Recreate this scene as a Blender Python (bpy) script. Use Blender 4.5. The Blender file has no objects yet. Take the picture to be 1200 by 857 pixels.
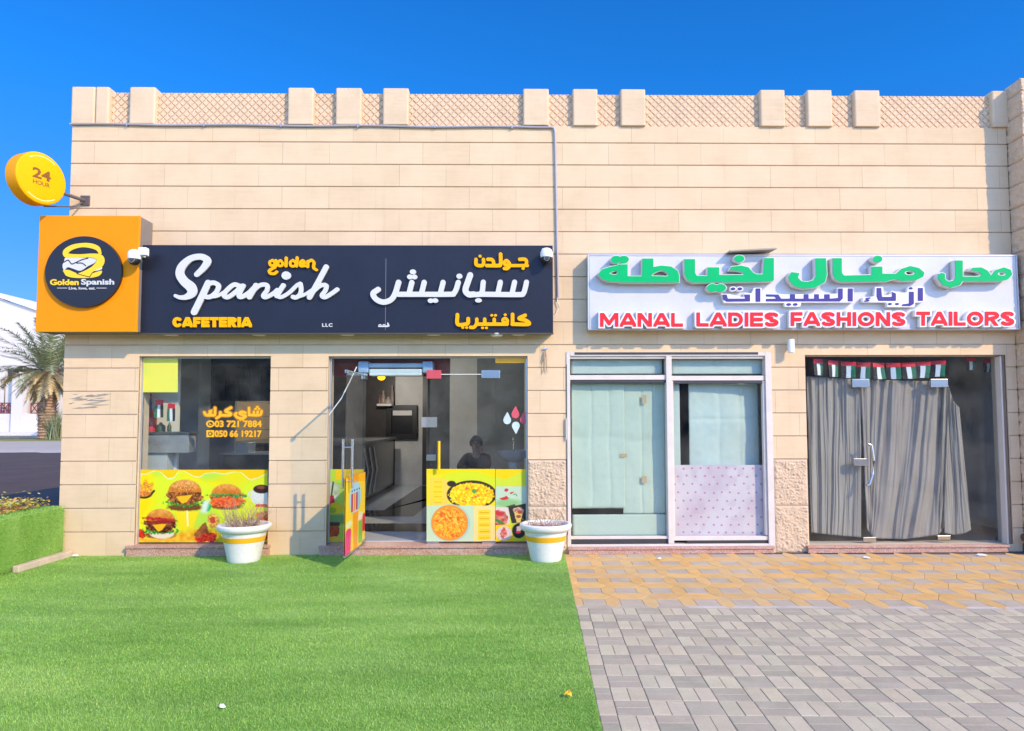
import bpy, bmesh, math, random
import numpy as np
from mathutils import Vector, Matrix, noise as mnoise
random.seed(7); RNG = np.random.default_rng(7)
S = bpy.context.scene
C = S.collection
R_ = math.radians

# ------------------------------------------------------------------ camera
FPX, PX, PY, CAMD, CAMH = 830.0, 612.0, 443.0, 8.6, 1.62
YAW, PITCH, ROLL = R_(-0.845), R_(3.30), R_(0.136)
CM = Matrix.Rotation(YAW, 3, 'Z') @ Matrix.Rotation(PITCH, 3, 'X') @ Matrix.Rotation(ROLL, 3, 'Y')
cd = bpy.data.cameras.new('camera'); cam = bpy.data.objects.new('camera', cd); C.objects.link(cam)
cam.matrix_world = Matrix.Translation((0, -CAMD, CAMH)) @ (CM @ Matrix.Rotation(R_(90), 3, 'X')).to_4x4()
cd.sensor_width = 36; cd.lens = FPX / 1200 * 36
cd.shift_x = -(PX - 600) / 1200; cd.shift_y = (PY - 428.5) / 1200
cd.clip_end = 2000; cd.clip_start = 0.05
S.camera = cam

# ------------------------------------------------------------------ light
SUN_DIR = Vector((-1.0, 1.0, -0.92)).normalized()
elev = math.asin(-SUN_DIR.z)
w = bpy.data.worlds.new('World'); S.world = w; w.use_nodes = True
nt = w.node_tree; nt.nodes.clear()
sky = nt.nodes.new('ShaderNodeTexSky'); sky.sky_type = 'NISHITA'; sky.sun_disc = False
sky.sun_elevation = elev; sky.sun_rotation = math.atan2(-SUN_DIR.x, -SUN_DIR.y)
sky.air_density = 1.0; sky.dust_density = 0.0; sky.ozone_density = 3.0; sky.altitude = 100
bg = nt.nodes.new('ShaderNodeBackground'); bg.inputs[1].default_value = 0.15
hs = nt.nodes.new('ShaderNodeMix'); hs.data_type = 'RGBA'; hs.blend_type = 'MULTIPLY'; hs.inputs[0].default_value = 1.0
# sky brightened behind the camera as added fill for the facade; deep blue ahead
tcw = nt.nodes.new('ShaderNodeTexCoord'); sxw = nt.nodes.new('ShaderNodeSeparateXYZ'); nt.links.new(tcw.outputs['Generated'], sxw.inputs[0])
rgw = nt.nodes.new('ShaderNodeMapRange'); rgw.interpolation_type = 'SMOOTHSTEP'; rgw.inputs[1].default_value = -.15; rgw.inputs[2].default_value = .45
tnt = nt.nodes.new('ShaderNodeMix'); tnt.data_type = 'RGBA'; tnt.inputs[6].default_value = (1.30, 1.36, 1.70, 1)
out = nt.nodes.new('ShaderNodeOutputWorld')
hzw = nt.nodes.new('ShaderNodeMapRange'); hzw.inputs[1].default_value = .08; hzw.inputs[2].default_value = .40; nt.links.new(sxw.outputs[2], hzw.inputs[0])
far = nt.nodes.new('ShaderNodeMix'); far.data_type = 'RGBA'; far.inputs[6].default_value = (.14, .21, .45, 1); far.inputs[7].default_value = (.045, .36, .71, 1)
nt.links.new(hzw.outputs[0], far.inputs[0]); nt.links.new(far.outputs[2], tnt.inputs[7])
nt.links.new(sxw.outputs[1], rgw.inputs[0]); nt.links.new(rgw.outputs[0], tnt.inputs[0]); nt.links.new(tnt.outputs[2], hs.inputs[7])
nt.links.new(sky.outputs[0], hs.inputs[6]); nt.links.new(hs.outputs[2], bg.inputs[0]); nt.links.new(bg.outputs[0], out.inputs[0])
sd = bpy.data.lights.new('sun', 'SUN'); sd.energy = 2.1; sd.angle = R_(0.5); sd.color = (1.0, 0.76, 0.42)
sun = bpy.data.objects.new('sun', sd); C.objects.link(sun)
sun.rotation_euler = SUN_DIR.to_track_quat('-Z', 'Y').to_euler(); sun.location = (8, -12, 14)
S.view_settings.view_transform = 'Standard'; S.view_settings.look = 'None'
S.view_settings.gamma = 1; S.view_settings.exposure = 1.16
S.render.engine = 'CYCLES'; S.cycles.max_bounces = 10; S.cycles.transparent_max_bounces = 16

# ------------------------------------------------------------------ pixel <-> world (calibrated camera)
def ray(px, py):
    return CM @ Vector(((px - PX) / FPX, 1, -(py - PY) / FPX))
def W(px, py, Y=0.0):                       # point of the vertical plane y = Y
    d = ray(px, py); t = (Y + CAMD) / d.y
    return (t * d.x, CAMH + t * d.z)
def G(px, py, z=0.0):                       # point of the level plane z
    d = ray(px, py); t = (z - CAMH) / d.z
    return (t * d.x, -CAMD + t * d.y)
def WX(px, py, Y=0.0): return W(px, py, Y)[0]
def WZ(px, py, Y=0.0): return W(px, py, Y)[1]
def RECT(x0, y0, x1, y1, Y=0.0):            # upright rectangle: x0, x1, z0, z1
    ym = (y0 + y1) / 2; xm = (x0 + x1) / 2
    return WX(x0, ym, Y), WX(x1, ym, Y), WZ(xm, y1, Y), WZ(xm, y0, Y)

# ------------------------------------------------------------------ colour and materials
def lin(c):
    c = np.asarray(c, float) / 255.0
    return np.where(c <= 0.04045, c / 12.92, ((c + 0.055) / 1.055) ** 2.4)
def srgb(r, g, b, k=1.0):
    return tuple(float(v) * k for v in lin((r, g, b)))
MATS = {}
class NT:
    def __init__(s, name):
        s.m = bpy.data.materials.new(name); s.m.use_nodes = True
        s.t = s.m.node_tree; s.t.nodes.clear()
        s.o = s.n('ShaderNodeOutputMaterial')
    def n(s, typ, **kw):
        n = s.t.nodes.new(typ)
        for k, v in kw.items(): setattr(n, k, v)
        return n
    def l(s, a, b): s.t.links.new(a, b)
    def put(s, sock, v):
        if hasattr(v, 'is_output'): s.l(v, sock)
        else: sock.default_value = v
    def math(s, op, a, b=None, c=None):
        n = s.n('ShaderNodeMath', operation=op)
        for i, v in enumerate((a, b, c)):
            if v is not None: s.put(n.inputs[i], v)
        return n.outputs[0]
    def noise(s, vec, scale, detail=3, rough=.55):
        n = s.n('ShaderNodeTexNoise'); n.inputs['Scale'].default_value = scale
        n.inputs['Detail'].default_value = detail; n.inputs['Roughness'].default_value = rough
        if vec is not None: s.l(vec, n.inputs['Vector'])
        return n.outputs[0]
    def mixc(s, f, a, b, mode='MIX'):
        n = s.n('ShaderNodeMix', data_type='RGBA', blend_type=mode)
        s.put(n.inputs[0], f)
        for i, v in ((6, a), (7, b)):
            if isinstance(v, tuple) and len(v) == 3: v = (*v, 1)
            s.put(n.inputs[i], v)
        return n.outputs[2]
    def ramp(s, f, stops):
        n = s.n('ShaderNodeValToRGB'); s.l(f, n.inputs[0]); e = n.color_ramp.elements
        while len(e) < len(stops): e.new(0.5)
        for i, (p, c) in enumerate(stops):
            e[i].position = p; e[i].color = (*c, 1) if isinstance(c, tuple) else (c, c, c, 1)
        return n.outputs[0]
    def maprange(s, f, a, b, c, d):
        n = s.n('ShaderNodeMapRange'); s.l(f, n.inputs[0])
        for i, v in enumerate((a, b, c, d)): n.inputs[i + 1].default_value = v
        return n.outputs[0]
    def pos(s):
        return s.n('ShaderNodeNewGeometry').outputs['Position']
    def bsdf(s, col, rough=.6, metal=0.0, spec=.5, bump=None, bstr=.3, bdist=.01):
        p = s.n('ShaderNodeBsdfPrincipled')
        s.put(p.inputs['Base Color'], (*col, 1) if isinstance(col, tuple) and len(col) == 3 else col)
        s.put(p.inputs['Roughness'], rough); p.inputs['Metallic'].default_value = metal
        p.inputs['Specular IOR Level'].default_value = spec
        if bump is not None:
            b = s.n('ShaderNodeBump'); b.inputs['Strength'].default_value = bstr; b.inputs['Distance'].default_value = bdist
            s.l(bump, b.inputs['Height']); s.l(b.outputs[0], p.inputs['Normal'])
        s.l(p.outputs[0], s.o.inputs[0]); return p
def mat(name, col, rough=.6, metal=0., var=.10, scale=6., bump=0., bscale=80., spec=.5):
    if name in MATS: return MATS[name]
    t = NT(name); P = t.pos()
    c = col
    if var > 0:
        nz = t.math('ADD', t.math('MULTIPLY', t.noise(P, scale, 4), .7), t.math('MULTIPLY', t.noise(P, scale * 9, 2), .3))
        f = t.maprange(nz, .3, .7, 1 - var, 1 + var)
        mul = t.n('ShaderNodeVectorMath', operation='SCALE'); mul.inputs[0].default_value = col
        t.l(f, mul.inputs['Scale']); c = mul.outputs[0]
    b = t.noise(P, bscale, 3) if bump > 0 else None
    t.bsdf(c, rough, metal, spec, b, bump, .01)
    MATS[name] = t.m; return t.m
def mat_glass(name, tint=(.93, .955, .95), dirt=.02):
    t = NT(name)
    tr = t.n('ShaderNodeBsdfTransparent'); tr.inputs[0].default_value = (*tint, 1)
    gl = t.n('ShaderNodeBsdfGlossy'); gl.inputs['Roughness'].default_value = 0.0; gl.inputs['Color'].default_value = (.95, .97, 1, 1)
    fr = t.n('ShaderNodeFresnel'); fr.inputs[0].default_value = 1.5
    bf = t.n('ShaderNodeNewGeometry').outputs['Backfacing']
    mx = t.n('ShaderNodeMixShader'); t.l(t.math('MULTIPLY', fr.outputs[0], t.math('SUBTRACT', 1.0, bf)), mx.inputs[0]); t.l(tr.outputs[0], mx.inputs[1]); t.l(gl.outputs[0], mx.inputs[2])
    df = t.n('ShaderNodeBsdfDiffuse'); df.inputs[0].default_value = (.55, .55, .52, 1)
    m2 = t.n('ShaderNodeMixShader')
    f = t.maprange(t.noise(t.pos(), 3.0, 5, .65), .35, .75, 0.0, dirt * 2)
    t.l(f, m2.inputs[0]); t.l(mx.outputs[0], m2.inputs[1]); t.l(df.outputs[0], m2.inputs[2])
    t.l(m2.outputs[0], t.o.inputs[0]); return t.m
def mat_emit(name, col, k):
    t = NT(name); e = t.n('ShaderNodeEmission'); e.inputs[0].default_value = (*col, 1); e.inputs[1].default_value = k
    t.l(e.outputs[0], t.o.inputs[0]); return t.m
def mat_attr(name, rough=.35, spec=.5, rnd=0.0, bump=0., bscale=60):
    t = NT(name); a = t.n('ShaderNodeAttribute', attribute_name='Col')
    c = a.outputs[0]
    b = t.noise(t.pos(), bscale, 3) if bump > 0 else None
    t.bsdf(c, rough, 0, spec, b, bump, .01); return t.m

# ------------------------------------------------------------------ object helpers
def thing(name, label, cat, loc=(0, 0, 0), rotz=0, group=None):
    o = bpy.data.objects.new(name, None); C.objects.link(o); o.empty_display_size = .1
    o.location = loc; o.rotation_euler = (0, 0, rotz)
    o['label'] = label; o['category'] = cat
    if group: o['group'] = group
    return o
def tag(o, label, cat, group=None, kind=None):
    if label: o['label'] = label
    if cat: o['category'] = cat
    if group: o['group'] = group
    if kind: o['kind'] = kind
    return o
def link(name, me, parent=None, local=False, label=None):
    o = bpy.data.objects.new(name, me); C.objects.link(o)
    if parent is not None:
        o.parent = parent
        if not local and parent.type == 'EMPTY':
            o.matrix_parent_inverse = (Matrix.Translation(parent.location) @ parent.rotation_euler.to_matrix().to_4x4()).inverted()
    if label: o['label'] = label
    return o
class MB:
    def __init__(s): s.v = []; s.f = []; s.mi = []; s.m = 0
    def add(s, vs, fs):
        b = len(s.v); s.v += [tuple(v) for v in vs]
        for f in fs: s.f.append(tuple(b + i for i in f)); s.mi.append(s.m)
    def box(s, x0, x1, y0, y1, z0, z1):
        if x0 > x1: x0, x1 = x1, x0
        if y0 > y1: y0, y1 = y1, y0
        if z0 > z1: z0, z1 = z1, z0
        s.add([(x0,y0,z0),(x1,y0,z0),(x1,y1,z0),(x0,y1,z0),(x0,y0,z1),(x1,y0,z1),(x1,y1,z1),(x0,y1,z1)],
              [(0,3,2,1),(4,5,6,7),(0,1,5,4),(1,2,6,5),(2,3,7,6),(3,0,4,7)])
    def quad(s, a, b, c, d): s.add([a, b, c, d], [(0, 1, 2, 3)])
    def prism(s, pts, ax, a0, a1):            # polygon pts (2D) extruded along axis
        def mk(p, q):
            return {'x': (q, p[0], p[1]), 'y': (p[0], q, p[1]), 'z': (p[0], p[1], q)}[ax]
        n = len(pts)
        s.add([mk(p, a0) for p in pts] + [mk(p, a1) for p in pts],
              [tuple(range(n)), tuple(range(2*n-1, n-1, -1))] + [(i, i+n, (i+1) % n + n, (i+1) % n) for i in range(n)])
    def tube(s, path, r, n=8, caps=True):
        path = [Vector(p) for p in path]; rs = r if isinstance(r, (list, tuple)) else [r] * len(path)
        rings = []
        up = Vector((0, 0, 1))
        for i, p in enumerate(path):
            d = (path[min(i+1, len(path)-1)] - path[max(i-1, 0)])
            if d.length < 1e-9: d = Vector((0, 0, 1))
            d.normalize()
            a = d.cross(up)
            if a.length < 1e-3: a = d.cross(Vector((1, 0, 0)))
            a.normalize(); b = d.cross(a).normalized(); 
            rings.append([p + (a * math.cos(2*math.pi*k/n) + b * math.sin(2*math.pi*k/n)) * rs[i] for k in range(n)])
        vs = [v for rg in rings for v in rg]; fs = []
        for i in range(len(path) - 1):
            for k in range(n):
                fs.append((i*n+k, i*n+(k+1) % n, (i+1)*n+(k+1) % n, (i+1)*n+k))
        if caps: fs += [tuple(range(n-1, -1, -1)), tuple((len(path)-1)*n + k for k in range(n))]
        s.add(vs, fs)
    def lathe(s, prof, c=(0, 0, 0), n=40, axis='z', cap=True):
        vs = []
        for r, z in prof:
            for k in range(n):
                a = 2*math.pi*k/n
                if axis == 'z': vs.append((c[0]+r*math.cos(a), c[1]+r*math.sin(a), c[2]+z))
                elif axis == 'y': vs.append((c[0]+r*math.cos(a), c[1]+z, c[2]+r*math.sin(a)))
                else: vs.append((c[0]+z, c[1]+r*math.cos(a), c[2]+r*math.sin(a)))
        fs = []
        for i in range(len(prof) - 1):
            for k in range(n): fs.append((i*n+k, i*n+(k+1) % n, (i+1)*n+(k+1) % n, (i+1)*n+k))
        if cap: fs += [tuple(range(n-1, -1, -1)), tuple((len(prof)-1)*n+k for k in range(n))]
        s.add(vs, fs)
    def ball(s, c, r, n=16, m=10):
        rx, ry, rz = r if isinstance(r, (tuple, list)) else (r, r, r)
        s.add([(c[0]+rx*math.sin(math.pi*j/m)*math.cos(2*math.pi*k/n), c[1]+ry*math.sin(math.pi*j/m)*math.sin(2*math.pi*k/n), c[2]+rz*math.cos(math.pi*j/m)) for j in range(m+1) for k in range(n)],
              [(j*n+k, (j+1)*n+k, (j+1)*n+(k+1) % n, j*n+(k+1) % n) for j in range(m) for k in range(n)])
    def mesh(s, name, mats, smooth=False, bevel=0.0, bseg=2):
        me = bpy.data.meshes.new(name); me.from_pydata(s.v, [], s.f)
        for m in (mats if isinstance(mats, (list, tuple)) else [mats]): me.materials.append(m)
        me.polygons.foreach_set('material_index', s.mi)
        bm = bmesh.new(); bm.from_mesh(me)
        bmesh.ops.remove_doubles(bm, verts=bm.verts, dist=1e-5)
        bmesh.ops.recalc_face_normals(bm, faces=bm.faces)
        if bevel > 0:
            es = [e for e in bm.edges if len(e.link_faces) == 2 and e.calc_face_angle(0) > .6]
            bmesh.ops.bevel(bm, geom=es, offset=bevel, segments=bseg, affect='EDGES', profile=.5, clamp_overlap=True)
        bm.to_mesh(me); bm.free()
        if smooth: smooth_by_angle(me)
        return me
    def build(s, name, mats, parent=None, smooth=False, bevel=0.0, local=False, label=None, bseg=2):
        return link(name, s.mesh(name, mats, smooth, bevel, bseg), parent, local, label)
def smooth_by_angle(me, ang=R_(40)):
    me.shade_smooth() if hasattr(me, 'shade_smooth') else None
    try: me.set_sharp_from_angle(angle=ang)
    except Exception: pass
def np_mesh(name, V, F, mats, parent=None, col=None, smooth=False, local=False, link_it=True):
    me = bpy.data.meshes.new(name)
    V = np.asarray(V, np.float32); F = np.asarray(F, np.int32); k = F.shape[1]
    me.vertices.add(len(V)); me.vertices.foreach_set('co', V.ravel())
    me.loops.add(F.size); me.loops.foreach_set('vertex_index', F.ravel())
    me.polygons.add(len(F)); me.polygons.foreach_set('loop_start', np.arange(0, F.size, k, dtype=np.int32))
    me.update(calc_edges=True); me.validate()
    if col is not None:
        a = me.color_attributes.new('Col', 'FLOAT_COLOR', 'POINT')
        a.data.foreach_set('color', np.c_[col, np.ones(len(col))].astype(np.float32).ravel())
    for m in (mats if isinstance(mats, (list, tuple)) else [mats]): me.materials.append(m)
    if smooth: me.shade_smooth()
    return link(name, me, parent, local) if link_it else me
def grid_faces(nu, nv):
    i = np.arange(nu - 1)[:, None] * nv + np.arange(nv - 1)[None, :]
    i = i.ravel(); return np.c_[i, i + nv, i + nv + 1, i + 1]
def clone(o, parent=None, **kw):
    c = o.copy(); C.objects.link(c)
    if parent is not None: c.parent = parent
    for ch in list(o.children): clone(ch, c)
    for k, v in kw.items(): c[k] = v
    return c

# ------------------------------------------------------------------ lettering: traced strokes -> outline -> solid
def smooth_path(pts, sub=6):
    P = [np.array(p, float) for p in pts]
    if len(P) < 3: return P
    P = [2*P[0]-P[1]] + P + [2*P[-1]-P[-2]]; o = []
    for i in range(1, len(P) - 2):
        for t in np.linspace(0, 1, sub, endpoint=False):
            a, b, c, d = P[i-1:i+3]
            o.append(.5*((2*b)+(-a+c)*t+(2*a-5*b+4*c-d)*t*t+(-a+3*b-3*c+d)*t**3))
    o.append(P[-2]); return o
def sd_path(X, Y, pts):
    D = np.full(X.shape, 1e9)
    if len(pts) == 1: pts = [pts[0], pts[0]]
    for a, b in zip(pts[:-1], pts[1:]):
        ax, ay, ar = a; bx, by, br = b
        dx, dy = bx-ax, by-ay; L = dx*dx+dy*dy + 1e-9
        t = np.clip(((X-ax)*dx+(Y-ay)*dy)/L, 0, 1)
        D = np.minimum(D, np.hypot(X-ax-t*dx, Y-ay-t*dy) - (ar+t*(br-ar)))
    return D
def sd_poly(X, Y, pts):
    D = np.full(X.shape, 1e9); ins = np.zeros(X.shape, bool); n = len(pts)
    for i in range(n):
        ax, ay = pts[i]; bx, by = pts[(i+1) % n]
        dx, dy = bx-ax, by-ay; L = dx*dx+dy*dy+1e-9
        t = np.clip(((X-ax)*dx+(Y-ay)*dy)/L, 0, 1)
        D = np.minimum(D, np.hypot(X-ax-t*dx, Y-ay-t*dy))
        c = ((ay > Y) != (by > Y)) & (X < (bx-ax)*(Y-ay)/((by-ay) if by != ay else 1e-9)+ax)
        ins ^= c
    return np.where(ins, -D, D)
def sd_items(X, Y, items):
    D = np.full(X.shape, 1e9); Hh = np.full(X.shape, 1e9)
    for it in items:
        k = it[0]
        if k in ('S', 'L', 'HS'):
            pts = [(*p[:2], p[2] if len(p) > 2 else it[2]) for p in it[1]]
            if k != 'L': pts = [tuple(p) for p in smooth_path(pts)]
            d = sd_path(X, Y, pts)
        elif k == 'C':
            d = np.minimum.reduce([sd_path(X, Y, [(*q, it[3]) for q in pth]) for pth in it[2]])
            x0, y0, x1, y1 = it[1]; d = np.maximum.reduce([d, x0-X, X-x1, y0-Y, Y-y1])
        elif k in ('P', 'HP'): d = sd_poly(X, Y, it[1])
        elif k in ('PS', 'HPS'):
            q = smooth_path([it[1][-1]] + list(it[1]) + [it[1][0]], 5)[5:-6]
            d = sd_poly(X, Y, [tuple(a) for a in q])
        elif k in ('E', 'HE'):
            cx, cy, rx, ry = it[1]; r = min(rx, ry)
            d = (np.hypot((X-cx)/rx, (Y-cy)/ry) - 1) * r
        if k[0] == 'H': Hh = np.minimum(Hh, d)
        else: D = np.minimum(D, d)
    return D, Hh
def contours(F, xs, ys):
    ins = F < 0; nx, ny = F.shape; seg = {}
    cell = ins[:-1, :-1]*1 + ins[1:, :-1]*2 + ins[1:, 1:]*4 + ins[:-1, 1:]*8
    T = {1: [(3,0)], 2: [(0,1)], 3: [(3,1)], 4: [(1,2)], 5: [(3,0),(1,2)], 6: [(0,2)], 7: [(3,2)], 8: [(2,3)], 9: [(2,0)], 10: [(0,1),(2,3)], 11: [(2,1)], 12: [(1,3)], 13: [(1,0)], 14: [(0,3)]}
    I, J = np.where((cell > 0) & (cell < 15))
    def ek(i, j, e): return [('h', i, j), ('v', i+1, j), ('h', i, j+1), ('v', i, j)][e]
    for i, j in zip(I.tolist(), J.tolist()):
        for a, b in T[int(cell[i, j])]: seg.setdefault(ek(i, j, a), []).append(ek(i, j, b))
    def pt(k):
        t, i, j = k
        if t == 'h': a, b = F[i, j], F[i+1, j]; u = a/(a-b); return (xs[i]+u*(xs[i+1]-xs[i]), ys[j])
        a, b = F[i, j], F[i, j+1]; u = a/(a-b); return (xs[i], ys[j]+u*(ys[j+1]-ys[j]))
    loops = []
    while seg:
        k0 = next(iter(seg)); k = k0; lp = []
        while k in seg:
            lp.append(k); nx_ = seg[k].pop()
            if not seg[k]: del seg[k]
            k = nx_
        if len(lp) > 5:
            P = [pt(q) for q in lp]; o = []
            for q in range(len(P)):
                a, b, c = P[q-1], P[q], P[(q+1) % len(P)]
                if math.hypot(b[0]-a[0], b[1]-a[1]) < 1e-3: continue
                o.append(b)
            loops.append(o)
    return loops
def loops_mesh(name, loops, fn, depth, m):
    """fill 2D loops (even-odd), extrude, map (u,v,w)->world with fn"""
    cu = bpy.data.curves.new('tmp', 'CURVE'); cu.dimensions = '2D'; cu.fill_mode = 'BOTH'; cu.extrude = .5
    for lp in loops:
        sp = cu.splines.new('POLY'); sp.points.add(len(lp) - 1)
        sp.points.foreach_set('co', np.array([(p[0], p[1], 0, 1) for p in lp], np.float32).ravel()); sp.use_cyclic_u = True
    return curve_mesh(name, cu, fn, depth, m)
def curve_mesh(name, cu, fn, depth, m):
    o = bpy.data.objects.new('tmp', cu); C.objects.link(o)
    bpy.context.view_layer.update()
    dg = bpy.context.evaluated_depsgraph_get()
    me = bpy.data.meshes.new_from_object(o.evaluated_get(dg)); me.name = name
    bpy.data.objects.remove(o); 
    for v in me.vertices: v.co = fn(v.co.x, v.co.y, (.5 - v.co.z) * depth)
    bm = bmesh.new(); bm.from_mesh(me); bmesh.ops.remove_doubles(bm, verts=bm.verts, dist=1e-6)
    bmesh.ops.recalc_face_normals(bm, faces=bm.faces); bm.to_mesh(me); bm.free()
    me.materials.clear(); me.materials.append(m)
    return me
def plane_map(crop, Y):
    x0, y0, s = crop
    def fn(u, v, w_):
        a = W(x0 + u/s, y0 - v/s, Y); return (a[0], Y + w_, a[1])
    return fn
def glyph(name, items, crop, Y, depth, m, parent, grow=0., step=3., label=None, fn=None):
    """items traced in the coordinates of an enlarged crop (x0, y0, scale)"""
    xs_, ys_ = [], []
    for it in items:
        if it[0][0] == 'H': continue
        if it[0] == 'C': xs_ += [it[1][0], it[1][2]]; ys_ += [it[1][1], it[1][3]]
        elif it[0] == 'E': cx, cy, rx, ry = it[1]; xs_ += [cx-rx, cx+rx]; ys_ += [cy-ry, cy+ry]
        else:
            r = 0
            for p in it[1]:
                r = (p[2] if len(p) > 2 else (it[2] if len(it) > 2 else 0)) + 8
                xs_ += [p[0]-r, p[0]+r]; ys_ += [p[1]-r, p[1]+r]
    g = 6 + grow
    xs = np.arange(min(xs_)-g, max(xs_)+g+step, step); ys = np.arange(min(ys_)-g, max(ys_)+g+step, step)
    X, Yy = np.meshgrid(xs, ys, indexing='ij')
    D, Hh = sd_items(X, Yy, items)
    F = np.maximum(D - grow, -(Hh + grow)) + 1e-4
    F[0, :] = F[-1, :] = 1; F[:, 0] = F[:, -1] = 1
    lp = [[(p[0], -p[1]) for p in l] for l in contours(F, xs, ys)]
    me = loops_mesh(name, lp, fn or plane_map(crop, Y), depth, m)
    return link(name, me, parent, label=label)
def arc(cx, cy, rx, ry, a0, a1, n=14):
    return [(cx+rx*math.cos(R_(a0+(a1-a0)*i/n)), cy+ry*math.sin(R_(a0+(a1-a0)*i/n))) for i in range(n+1)]
def block_word(word, box, crop, wt=.125, gap=.10):
    """heavy block capitals; every letter is a set of strokes cut square by its own box"""
    t = wt
    def A_(w): return {
        'M': [[(t, -1), (t, 2)], [(w-t, -1), (w-t, 2)], [(t*1.05, 1), (w/2, .22), (w-t*1.05, 1)]],
        'A': [[(-.04, -.2), (w/2, 1.0-t*.1)], [(w/2, 1.0-t*.1), (w+.04, -.2)], [(w*.28, .27), (w*.72, .27)]],
        'N': [[(t, -1), (t, 2)], [(w-t, -1), (w-t, 2)], [(t, 1), (w-t, 0)]], 'L': [[(t, 2), (t, t), (2, t)]],
        'D': [[(t, -1), (t, 2)], [(t, t), (w*.4, t)]+arc(w*.45, .5, w*.55-t, .5-t, -90, 90)+[(t, 1-t)]], 'I': [[(w/2, -1), (w/2, 2)]],
        'E': [[(t, -1), (t, 2)], [(t, t), (2, t)], [(t, .5), (w-t*.9, .5)], [(t, 1-t), (2, 1-t)]], 'F': [[(t, -1), (t, 2)], [(t, .47), (w-t*1.3, .47)], [(t, 1-t), (2, 1-t)]],
        'S': [arc(w/2, .735, w/2-t, .265-t, 25, 270)+arc(w/2, .275, w/2-t, .275-t, 90, -155)], 'H': [[(t, -1), (t, 2)], [(w-t, -1), (w-t, 2)], [(t, .5), (w-t, .5)]],
        'O': [arc(w/2, .5, w/2-t, .5-t, 0, 360, 28)], 'T': [[(-1, 1-t), (2, 1-t)], [(w/2, 1), (w/2, -1)]], 'C': [arc(w/2+.02, .5, w/2-t+.02, .5-t, 48, 312, 24)],
        'R': [[(t, -1), (t, 2)], [(t, 1-t), (w*.5, 1-t)]+arc(w*.56, .715, w*.44-t, .285-t, 90, -90)+[(t, .43)], [(w*.5, .43), (w-t*.6, -.15)]]}
    WD = {'M': 1.10, 'I': 2*t, 'L': .70, 'T': .80, 'E': .74, 'F': .70, 'O': .98, 'A': .95, 'S': .82}
    ws = [WD.get(c, .86) for c in word]; tot = sum(ws)+gap*(len(word)-1)
    x0, y0, x1, y1 = [(box[i]-crop[i % 2])*crop[2] for i in range(4)]; sx = (x1-x0)/tot; sy = y1-y0; o = 0; items = []
    for c, w_ in zip(word, ws):
        pths = [[(x0+(o+q[0])*sx, y1-q[1]*sy) for q in pth] for pth in A_(w_)[c]]
        items.append(('C', (x0+o*sx, y0, x0+(o+w_)*sx, y1), pths, t*(sx*sy)**.5)); o += w_+gap
    return items
def text_curve(body, off=0., shear=0., space=1.0, res=4):
    cu = bpy.data.curves.new('t', 'FONT'); cu.body = body; cu.size = 1; cu.offset = off; cu.extrude = .5
    cu.shear = shear; cu.space_character = space; cu.resolution_u = res; cu.fill_mode = 'BOTH'
    return cu
def text(name, body, box, Y, depth, m, parent, off=.02, shear=0., space=1.0, label=None, fn=None, grow=0.):
    """solid lettering filling the pixel box (x0,y0,x1,y1) of the plane y=Y (or mapped with fn(u,v,w), u,v in 0..1)"""
    me = curve_mesh(name, text_curve(body, off + grow, shear, space), lambda u, v, w_: (u, v, w_), depth, m)
    co = np.array([v.co[:] for v in me.vertices]); mn = co.min(0); mx = co.max(0)
    gx = grow / max(mx[0]-mn[0]-2*grow, 1e-6); gy = grow / max(mx[1]-mn[1]-2*grow, 1e-6)
    x0, y0, x1, y1 = box or (0, 0, 0, 0)
    for v in me.vertices:
        u = (v.co.x-mn[0])/(mx[0]-mn[0]); t = (v.co.y-mn[1])/(mx[1]-mn[1])
        u = u*(1+2*gx)-gx; t = t*(1+2*gy)-gy; d = v.co.z
        if fn: v.co = fn(u, t, d)
        else:
            a = W(x0+u*(x1-x0), y1+t*(y0-y1), Y); v.co = (a[0], Y+d, a[1])
    me.update()
    return link(name, me, parent, label=label)

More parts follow.
